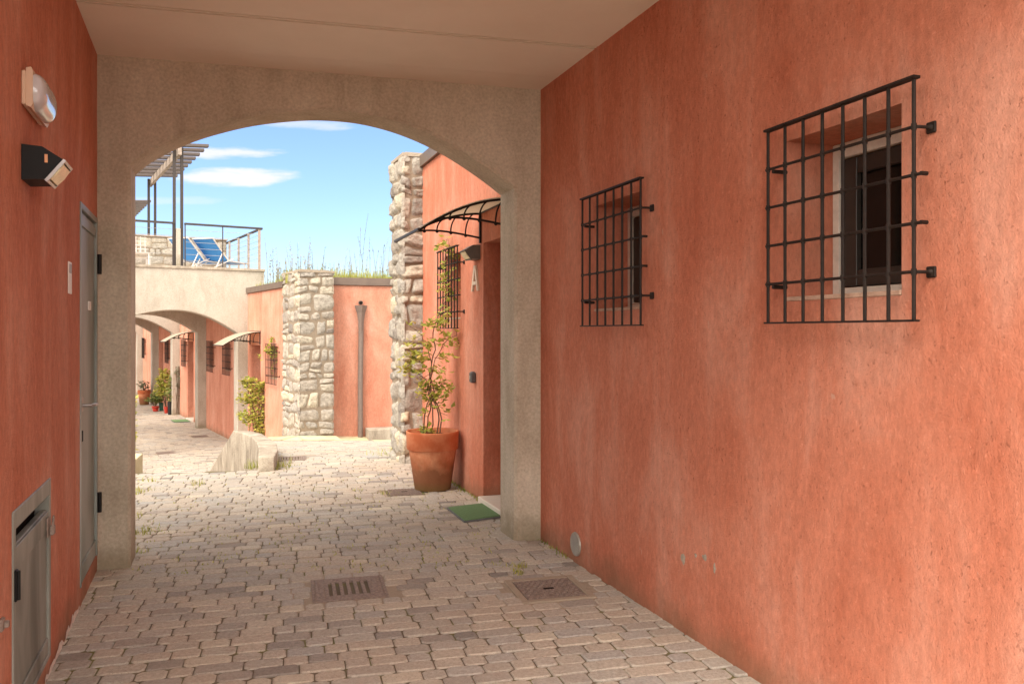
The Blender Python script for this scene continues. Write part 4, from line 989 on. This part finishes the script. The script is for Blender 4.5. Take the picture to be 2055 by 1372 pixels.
def cover(label, p, half, ud, band=True):
    t = root('manhole_cover', label, 'manhole cover', (p.x, p.y, p.z), math.atan2(ud.y, ud.x), 'cast iron covers'); w_ = half
    mb = MB(); mb.box(-w_, -w_, -.03, w_, w_, .0); 
    for j in range(11):
        for i in range(9):
            x = -w_*.86+2*w_*.86*i/8+(w_*.1 if j % 2 else -w_*.1)*.5; y = -w_*.88+2*w_*.88*j/10
            if abs(x) < .03 and abs(y) < .02: continue
            mb.box(x-w_*.07, y-w_*.045, 0, x+w_*.07, y+w_*.045, .0045)
    mb.build('plate', 'rust_iron', t)
    mb = MB(); mb.box(-.03, -.012, .0005, .03, .012, .002); mb.build('keyhole', 'dark_hole', t)
    if band:
        b = .045; mb = MB()
        for q_ in ((-w_-b, -w_-b, -w_-.006, w_+b), (w_+.006, -w_-b, w_+b, w_+b), (-w_-.006, -w_-b, w_+.006, -w_-.006), (-w_-.006, w_+.006, w_+.006, w_+b)): mb.box(q_[0], q_[1], -.04, q_[2], q_[3], .003, .003)
        mb.build('surround', 'stone_mortar_cap', t)
    return t
cover('rusty studded manhole cover in a pale surround near right wall', pc1, .165, UD); cover('pinkish iron cover on the paving beside the big flower pot', pc2, .14, UD, False); cover('thin dark iron cover in the lower lane paving', pc3, .17, UB, False)

for (c_, ud, hu, hv), zz in zip(COV, (pg1.z, pc1.z, pg2.z, pc2.z, pg3.z, pc3.z)):
    mb = MB(); mb.M = Matrix.Translation((c_.x, c_.y, zz)) @ Matrix.Rotation(math.atan2(ud.y, ud.x), 4, 'Z'); 
    for q_ in ((-hu-.13, -hv-.13, -hu+.02, hv+.13), (hu-.02, -hv-.13, hu+.13, hv+.13), (-hu+.02, -hv-.13, hu-.02, -hv+.02), (-hu+.02, hv-.02, hu-.02, hv+.13)): mb.box(q_[0], q_[1], -.06, q_[2], q_[3], -.0065)
    tag(mb.build('mortar_bed', 'stone_mortar_cap'), kind='structure')
# door mats
def mat_(label, pts, z, name='doormat'):
    c_ = sum((Vector(p) for p in pts), Vector((0, 0)))/4; t = root(name, label, 'doormat', (c_.x, c_.y, z), 0, 'green doormats')
    mb = MB(); mb.prismz([tuple(c_+(Vector(p)-c_)*.93) for p in pts], z+.002, z+.016); mb.build('pile', 'doormat_green', t, True)
    mb = MB(); mb.prismz(pts, z-.0, z+.008); mb.build('backing', 'rubber_grey', t, True)
e_ = [gp(896, 1021), gp(969, 1012.5), gp(1020, 1037), gp(931, 1049)]
c0_ = WR.P(1.26, .10)[:2]; mat_('green doormat at the marble threshold of the near door', [WR.P(1.28, .62)[:2], WR.P(1.28, .12)[:2], WR.P(.55, .12)[:2], WR.P(.55, .62)[:2]] if False else [(p.x, p.y) for p in e_], .004)
mat_('green doormat far down the lane under the farthest canopy', [WB.P(WB.at(389)+.0, .08)[:2], WB.P(WB.at(389)+.7, .08)[:2], WB.P(WB.at(389)+.7, .5)[:2], WB.P(WB.at(389), .5)[:2]], LOW+.004)

# ------------------------------------------------------------------ plants
def leaf(mb, p, s, r_, droop=0., wr=.42):
    a = r_.uniform(0, 2*math.pi); el = r_.uniform(-.7, .9)-droop; d = Vector((math.cos(a)*math.cos(el), math.sin(a)*math.cos(el), math.sin(el)))
    sd = d.cross(Vector((r_.uniform(-.5, .5), r_.uniform(-.5, .5), 1))).normalized()*s*wr; up = d.cross(sd).normalized()*s*.12
    p = Vector(p); i = [mb.vt(q_) for q_ in (p, p+d*s*.45+sd+up, p+d*s, p+d*s*.45-sd+up, p+d*s*.5)]
    mb.tint = min(1, max(0, r_.gauss(.5, .25))); mb.face((i[0], i[1], i[4])); mb.face((i[1], i[2], i[4])); mb.face((i[2], i[3], i[4])); mb.face((i[3], i[0], i[4]))
def cluster(mb, c_, rad, n, s, r_, **k):
    for _ in range(n):
        while True:
            d = Vector((r_.uniform(-1, 1), r_.uniform(-1, 1), r_.uniform(-1, 1)))
            if d.length < 1: break
        leaf(mb, Vector(c_)+Vector((d.x*rad[0], d.y*rad[1], d.z*rad[2])), s*r_.uniform(.6, 1.3), r_, **k)
def pot(parent, r, h, rim, mat='terracotta', matr='terracotta_rim'):
    mb = MB(); mb.lathe([(r*.66, 0), (r*.68, .006), (r*.90, h-rim), (r*.90, h-rim+.004)], 48, wob=.004); mb.build('body', mat, parent, smooth=True)
    mb = MB(); mb.lathe([(r*.95, h-rim), (r*.975, h-rim+.006), (r*.995, h-.012), (r, h), (r*.985, h+.004), (r*.92, h), (r*.90, h-.05)], 48, wob=.004); mb.build('rim', matr, parent, smooth=True)
    mb = MB(); mb.lathe([(r*.905, h-.06), (r*.9, h-.05), (r*.5, h-.03), (.01, h-.025)], 32); mb.build('soil', 'soil', parent)
def px3(px, py, Y): return Vector(((px-CX)/F*Y, Y, H+(HY-py)/F*Y))
pp = Vector((-.735, 7.62, 0)); t = root('flower_pot', 'large terracotta pot standing on the paving beside the near door', 'flower pot', tuple(pp)); pot(t, .245, .535, .165)
# climber growing in it
LK = 1.8; r_ = random.Random(12); base = pp+Vector((0, 0, .5))
t = root('climbing_plant', 'thin climber with yellow-green leaves growing from the large terracotta pot', 'climbing plant', tuple(base)); mb = MB(); lf = MB()
paths = [[(876, 868, 0), (880, 830, 0), (868, 790, 0), (862, 750, 0), (872, 700, 0), (868, 668, 0), (880, 640, 0), (895, 600, .15), (900, 560, .22), (905, 510, .26), (900, 480, .28)],
         [(866, 868, 0), (868, 820, 0), (858, 780, 0), (866, 735, 0), (858, 700, .0), (845, 672, 0), (822, 655, 0)],
         [(884, 868, 0), (888, 840, 0), (872, 800, 0), (866, 760, 0), (876, 720, 0), (890, 690, .05), (915, 672, .1), (926, 700, .12)],
         [(856, 868, 0), (862, 835, 0), (866, 800, 0), (858, 765, 0), (836, 745, 0), (812, 735, 0)],
         [(848, 868, 0), (856, 820, 0), (868, 790, 0), (885, 770, .05), (903, 772, .1)]]
jit = lambda k: r_.uniform(-k, k)
for ip, pth in enumerate(paths):
    pts = [px3(x+jit(2), y, 7.62+dy+jit(.03)) for x, y, dy in pth]; fine = []
    for a_, b_ in zip(pts, pts[1:]):
        for k in range(3): fine.append(a_.lerp(b_, k/3)+Vector((jit(.008), jit(.008), jit(.006))))
    fine.append(pts[-1]); mb.tube(fine, [.0075*(1-.75*i/len(fine)) for i in range(len(fine))], 6)
    for i, p in enumerate(fine):
        if i < 4: continue
        if r_.random() < .75:
            e2 = p+Vector((jit(.09), jit(.07), jit(.05))); mb.tube([p, e2], .0022, 4, False); cluster(lf, e2, (.05, .05, .04), r_.randint(3, 6), .06, r_, wr=.34)
mb.build('stems', 'bark', t, True); 
for px, py, dy, rx, rz_, n in ((870, 650, 0, 20, 12, 34), (895, 672, .05, 16, 20, 16), (822, 725, 0, 22, 22, 46), (842, 712, 0, 20, 14, 30), (815, 745, 0, 14, 14, 18), (885, 745, .05, 16, 14, 18), (893, 775, .05, 20, 18, 40), (880, 800, .03, 18, 16, 26), (845, 785, 0, 14, 20, 24), (898, 715, .05, 14, 10, 14), (860, 690, 0, 16, 12, 18),
                           (905, 505, .27, 16, 12, 22), (892, 560, .24, 13, 26, 26), (900, 595, .22, 12, 22, 24), (885, 492, .27, 10, 6, 10), (890, 630, .18, 16, 18, 26), (835, 690, 0, 14, 12, 12), (856, 862, 0, 16, 8, 22), (870, 868, 0, 12, 5, 14), (905, 825, .1, 8, 8, 5), (915, 690, .1, 12, 12, 10)):
    k = (7.62+dy)/F; cluster(lf, px3(px, py, 7.62+dy), (rx*k, .07, rz_*k), n, .064, r_, wr=.33)
lf.build('leaves', 'leaf_yellowgreen', t, True, recalc=False)
# shrub on the lane house wall
r_ = random.Random(33); YB = 16.25; t = root('climbing_shrub', 'dense green climbing shrub against the lane house below the pale canopy', 'shrub', (-5.15, YB, -.8)); lf = MB(); mb = MB()
for px, py, rx, rz_, n in ((507, 775, 24, 18, 200), (500, 800, 24, 16, 180), (515, 800, 22, 16, 150), (490, 835, 16, 12, 100), (515, 830, 22, 18, 180), (522, 855, 14, 20, 120), (510, 850, 18, 14, 80), (524, 775, 14, 12, 70), (495, 765, 14, 10, 60), (520, 880, 9, 8, 30)):
    k = YB/F; cluster(lf, px3(px, py, YB), (rx*k, .12, rz_*k), n, .07, r_)
for k in range(7): x = r_.uniform(495, 528); mb.tube([px3(x, 885, YB+.1), px3(x+jit(8), 840, YB), px3(x+jit(14), 790, YB), px3(x+jit(18), 765, YB)], .009, 5)
mb.build('stems', 'bark', t, True); lf.build('leaves', 'leaf_yellowgreen', t, True, recalc=False)
t = root('vine', 'wispy green vine trailing over the window grille beside the lane door', 'vine', tuple(px3(545, 700, 15.75))); lf = MB(); mb = MB()
for px, py, rx, rz_, n in ((545, 682, 6, 8, 26), (543, 700, 10, 10, 55), (549, 712, 9, 8, 40), (536, 704, 7, 5, 16), (550, 745, 3, 22, 14), (555, 690, 5, 10, 10), (519, 715, 3, 10, 8)):
    k = 15.7/F; cluster(lf, px3(px, py, 15.6), (rx*k, .07, rz_*k), n, .06, r_)
mb.tube([px3(549, 775, 15.7), px3(552, 740, 15.65), px3(546, 705, 15.62), px3(545, 675, 15.62)], .006, 5); mb.build('stems', 'bark', t, True); lf.build('leaves', 'leaf_yellowgreen', t, True, recalc=False)
# pots far down the lane
Yp = 24.0
def lane_pot(name, label, cat, px0, px1, ytop, ybot, mats, plant, seed, leafm='leaf_bush'):
    Y = F*(H-LOW)/(ybot-HY); k = Y/F; x = ((px0+px1)/2-CX)*k; r0 = (px1-px0)/2*k; h = (ybot-ytop)*k
    t = root('flower_pot', label[0], 'flower pot', (x, Y, LOW+.003), 0, 'pots down the lane'); pot(t, r0, h, min(.12, h*.3), *mats)
    r2 = random.Random(seed); t2 = root('potted_plant', label[1], 'plant', (x, Y, LOW+h-.03), 0, 'plants down the lane'); lf = MB(); st_ = MB()
    for px, py, rx, rz_, n, s in plant:
        c_ = px3(px, py, Y); cluster(lf, c_, (rx*k, min(rx*k, .4), rz_*k), n, s, r2); st_.tube([(x, Y, LOW+h-.04), ((x+c_.x)/2, Y, (LOW+h+c_.z)/2), tuple(c_)], .012, 5)
    st_.build('stems', 'bark', t2, True); lf.build('leaves', leafm, t2, True, recalc=False)
lane_pot('p', ('wide terracotta pot at the far arch pillar', 'spiky grey-green plant in the wide terracotta pot at far pillar'), '', 277, 302, 783, 812, ('terracotta', 'terracotta_rim'), ((288, 775, 11, 9, 70, .09), (283, 772, 6, 6, 20, .10), (293, 770, 4, 8, 16, .1)), 1, 'leaf_grey')
lane_pot('p', ('small red pot at the left of the lane plants', 'low dark green plant in the small red pot'), '', 305, 319, 815, 825, ('red_plastic', 'red_plastic'), ((311, 800, 13, 10, 130, .09), (300, 803, 9, 4, 40, .08), (318, 795, 10, 12, 80, .09)), 2)
lane_pot('p', ('red pot between the dark pots on the lane', 'bushy yellow-green plant in the middle red pot'), '', 329, 338, 816, 829, ('red_plastic', 'red_plastic'), ((328, 770, 15, 18, 200, .10), (322, 785, 14, 12, 100, .1), (333, 752, 10, 12, 90, .1), (325, 745, 5, 7, 24, .1), (318, 760, 6, 9, 28, .1)), 3, 'leaf_yellowgreen')
lane_pot('p', ('tall black pot nearest the sunlit lane wall', 'dark leafy plant in the tall black pot'), '', 336, 345, 806, 832, ('black_plastic', 'black_plastic'), ((340, 790, 8, 20, 110, .09), (343, 765, 7, 12, 50, .09)), 4)
lane_pot('p', ('dark green pot between the two red pots', 'sprawling green plant between the two red pots'), '', 319, 328, 808, 824, ('green_door', 'green_door'), ((322, 796, 9, 8, 70, .08),), 5)
r_ = random.Random(9); Yv = 24.9; t = root('climbing_plant', 'thin grey-green climber on the pillar beside the lane pots', 'climbing plant', tuple(px3(352, 800, Yv-.2))); lf = MB(); mb = MB(); k = Yv/F
for px, py, rx, rz_, n in ((357, 760, 9, 20, 120), (363, 745, 8, 12, 40), (352, 745, 7, 12, 30), (350, 775, 5, 12, 30), (362, 785, 4, 20, 26)): cluster(lf, px3(px, py, Yv-.35), (rx*k, .08, rz_*k), n, .07, r_)
for q_ in range(4): mb.tube([px3(356+jit(3), 830, Yv-.4), px3(356+jit(5), 780, Yv-.4), px3(360+jit(8), 735, Yv-.4)], .008, 5)
mb.build('stems', 'bark', t, True); lf.build('leaves', 'leaf_grey', t, True, recalc=False)
t = root('hanging_plant', 'strip of bright green foliage at the left jamb of the arch', 'plant', tuple(gp(262, 905))); lf = MB(); mb = MB(); Ys = 12.8; k = Ys/F
for py in range(800, 905, 10): cluster(lf, px3(263+jit(3), py, Ys), (6*k, .15, 8*k), 22, .07, r_)
mb.tube([px3(261, 960, Ys), px3(262, 880, Ys), px3(262, 800, Ys)], .01, 5); mb.build('stem', 'bark', t, True); lf.build('leaves', 'leaf_yellowgreen', t, True, recalc=False)

# roof grass: turf, blades and tall dry stalks
def blade(mb, p, h, w_, r_, lean=.25):
    a = r_.uniform(0, 6.28); d = Vector((math.cos(a), math.sin(a), 0)); s = Vector((-d.y, d.x, 0))*w_; l = d*h*r_.uniform(.05, lean); p = Vector(p)
    i = [mb.vt(q_) for q_ in (p-s, p+s, p+Vector((0, 0, h*.5))+l*.3+s*.8, p+Vector((0, 0, h*.5))+l*.3-s*.8, p+Vector((0, 0, h))+l)]
    mb.face((i[0], i[1], i[2], i[3])); mb.face((i[3], i[2], i[4]))
r_ = random.Random(55); g = MB(); st_ = MB()
cnt = 0
while cnt < 9000:
    t_ = r_.uniform(-.6, 3.3); o_ = -r_.random()**1.3*3.0-.07; x, y, _ = WCP(t_, o_, 0)
    if x/y < -.31: continue
    g.tint = min(1, max(0, r_.gauss(.55, .2))); blade(g, (x, y, 2.33), r_.uniform(.08, .30)*(1 if r_.random() < .9 else 1.7), .006, r_); cnt += 1
for _ in range(1500):
    s = r_.uniform(-2.6, -.1); p = WB.P(s, -r_.uniform(.08, 1.6), 2.35); g.tint = r_.random(); blade(g, p, r_.uniform(.05, .16), .006, r_)
tag(g.build('grass', 'grass_blade', recalc=False), 'bright green grass growing on the flat roof behind the metal edge', 'grass', kind='stuff')
def stalk(mb, p, h, r_, kind):
    p = Vector(p); ln = Vector((r_.uniform(-.12, .12), r_.uniform(-.1, .1), 0))*h; pts = [p+ln*(k/6)**2+Vector((0, 0, h*k/6)) for k in range(7)]; mb.tint = r_.random(); mb.tube(pts, [.0048*(1-.6*k/6) for k in range(7)], 4, False)
    for k in range(int(10+h*14)):
        f = r_.uniform(.45 if kind else .15, 1.); q_ = p+ln*f*f+Vector((0, 0, h*f)); leaf(mb, q_, r_.uniform(.02, .05)*(1.3 if not kind else .8), r_, -.6, .22)
for _ in range(190):
    t_ = r_.uniform(-1.6, 3.3); o_ = -r_.uniform(.1, 2.6); x, y, _q = WCP(t_, o_, 0)
    if x/y < -.305: continue
    stalk(st_, (x, y, 2.34), r_.uniform(.18, .55) if r_.random() < .82 else r_.uniform(.6, .85), r_, r_.random() < .5)
for px, py in ((726, 430), (722, 455), (730, 475), (743, 473), (768, 473), (690, 498), (752, 500), (618, 477), (588, 483), (584, 512), (603, 515), (646, 510), (702, 500), (768, 510), (778, 495), (550, 512)):
    Y = 15.9+r_.uniform(-.3, .8) if px > 570 else 17.; x = (px-CX)/F*Y; h = H+(HY-py)/F*Y-2.34; stalk(st_, (x, Y, 2.34), h, r_, True)
for _ in range(60):
    s = r_.uniform(-2.4, -.2); p = WB.P(s, -r_.uniform(.1, 1.8), 2.35); stalk(st_, p, r_.uniform(.12, .4), r_, r_.random() < .5)
tag(st_.build('grass_stalks', 'dry_stalk', recalc=False), 'tall thin seed stalks standing above the roof grass against the sky', 'grass stalks', kind='stuff')

# weeds in the joints
g = MB(); r_ = random.Random(66)
def tuft(px, py, n, sp, hmax=.07):
    c_ = gr(px, py)
    for _ in range(n):
        x, y = c_.x+r_.gauss(0, sp), c_.y+r_.gauss(0, sp); g.tint = min(1, max(0, r_.gauss(.5, .25))); blade(g, (x, y, ramp_z(x, y)-.008), r_.uniform(.02, hmax), .0035, r_, .9)
for a in ((808, 908, 90, .10, .14), (820, 922, 70, .07, .14), (790, 912, 50, .12, .1), (513, 938, 50, .05, .13), (560, 935, 70, .07, .12), (545, 922, 30, .05, .12), (572, 940, 25, .06, .08), (1040, 1138, 34, .03, .05), (1042, 1150, 24, .02, .04), (1000, 1132, 10, .03, .03), (270, 990, 40, .05, .08), (285, 985, 20, .06, .06), (275, 1070, 60, .06, .06), (268, 1110, 40, .05, .06), (300, 1062, 20, .04, .04), (275, 1035, 20, .05, .05),
          (400, 972, 20, .03, .08), (298, 965, 20, .05, .06), (720, 983, 14, .03, .04), (768, 990, 14, .03, .04), (425, 1060, 10, .03, .03), (460, 1078, 10, .03, .03), (560, 1090, 8, .03, .03), (700, 1100, 8, .02, .03), (930, 985, 30, .05, .06), (912, 968, 20, .04, .06)):
    tuft(*a)
for _ in range(420):                                  # sparse moss and seedlings along joints
    px, py = r_.uniform(265, 1000), r_.uniform(950, 1150); tuft(px, py, 2, .012, .022)
for s in [x*.05 for x in range(-10, 70)]:
    if .4 < s < 1.35: continue
    for _ in range(5):
        p = WR.P(s+r_.uniform(-.02, .02), r_.uniform(.004, .03)); g.tint = r_.random()*.6; blade(g, (p[0], p[1], -.008), r_.uniform(.01, .05), .004, r_, .8)
tag(g.build('weeds', 'grass_blade', recalc=False), 'small weeds and grass tufts growing in the paving joints', 'weeds', kind='stuff')
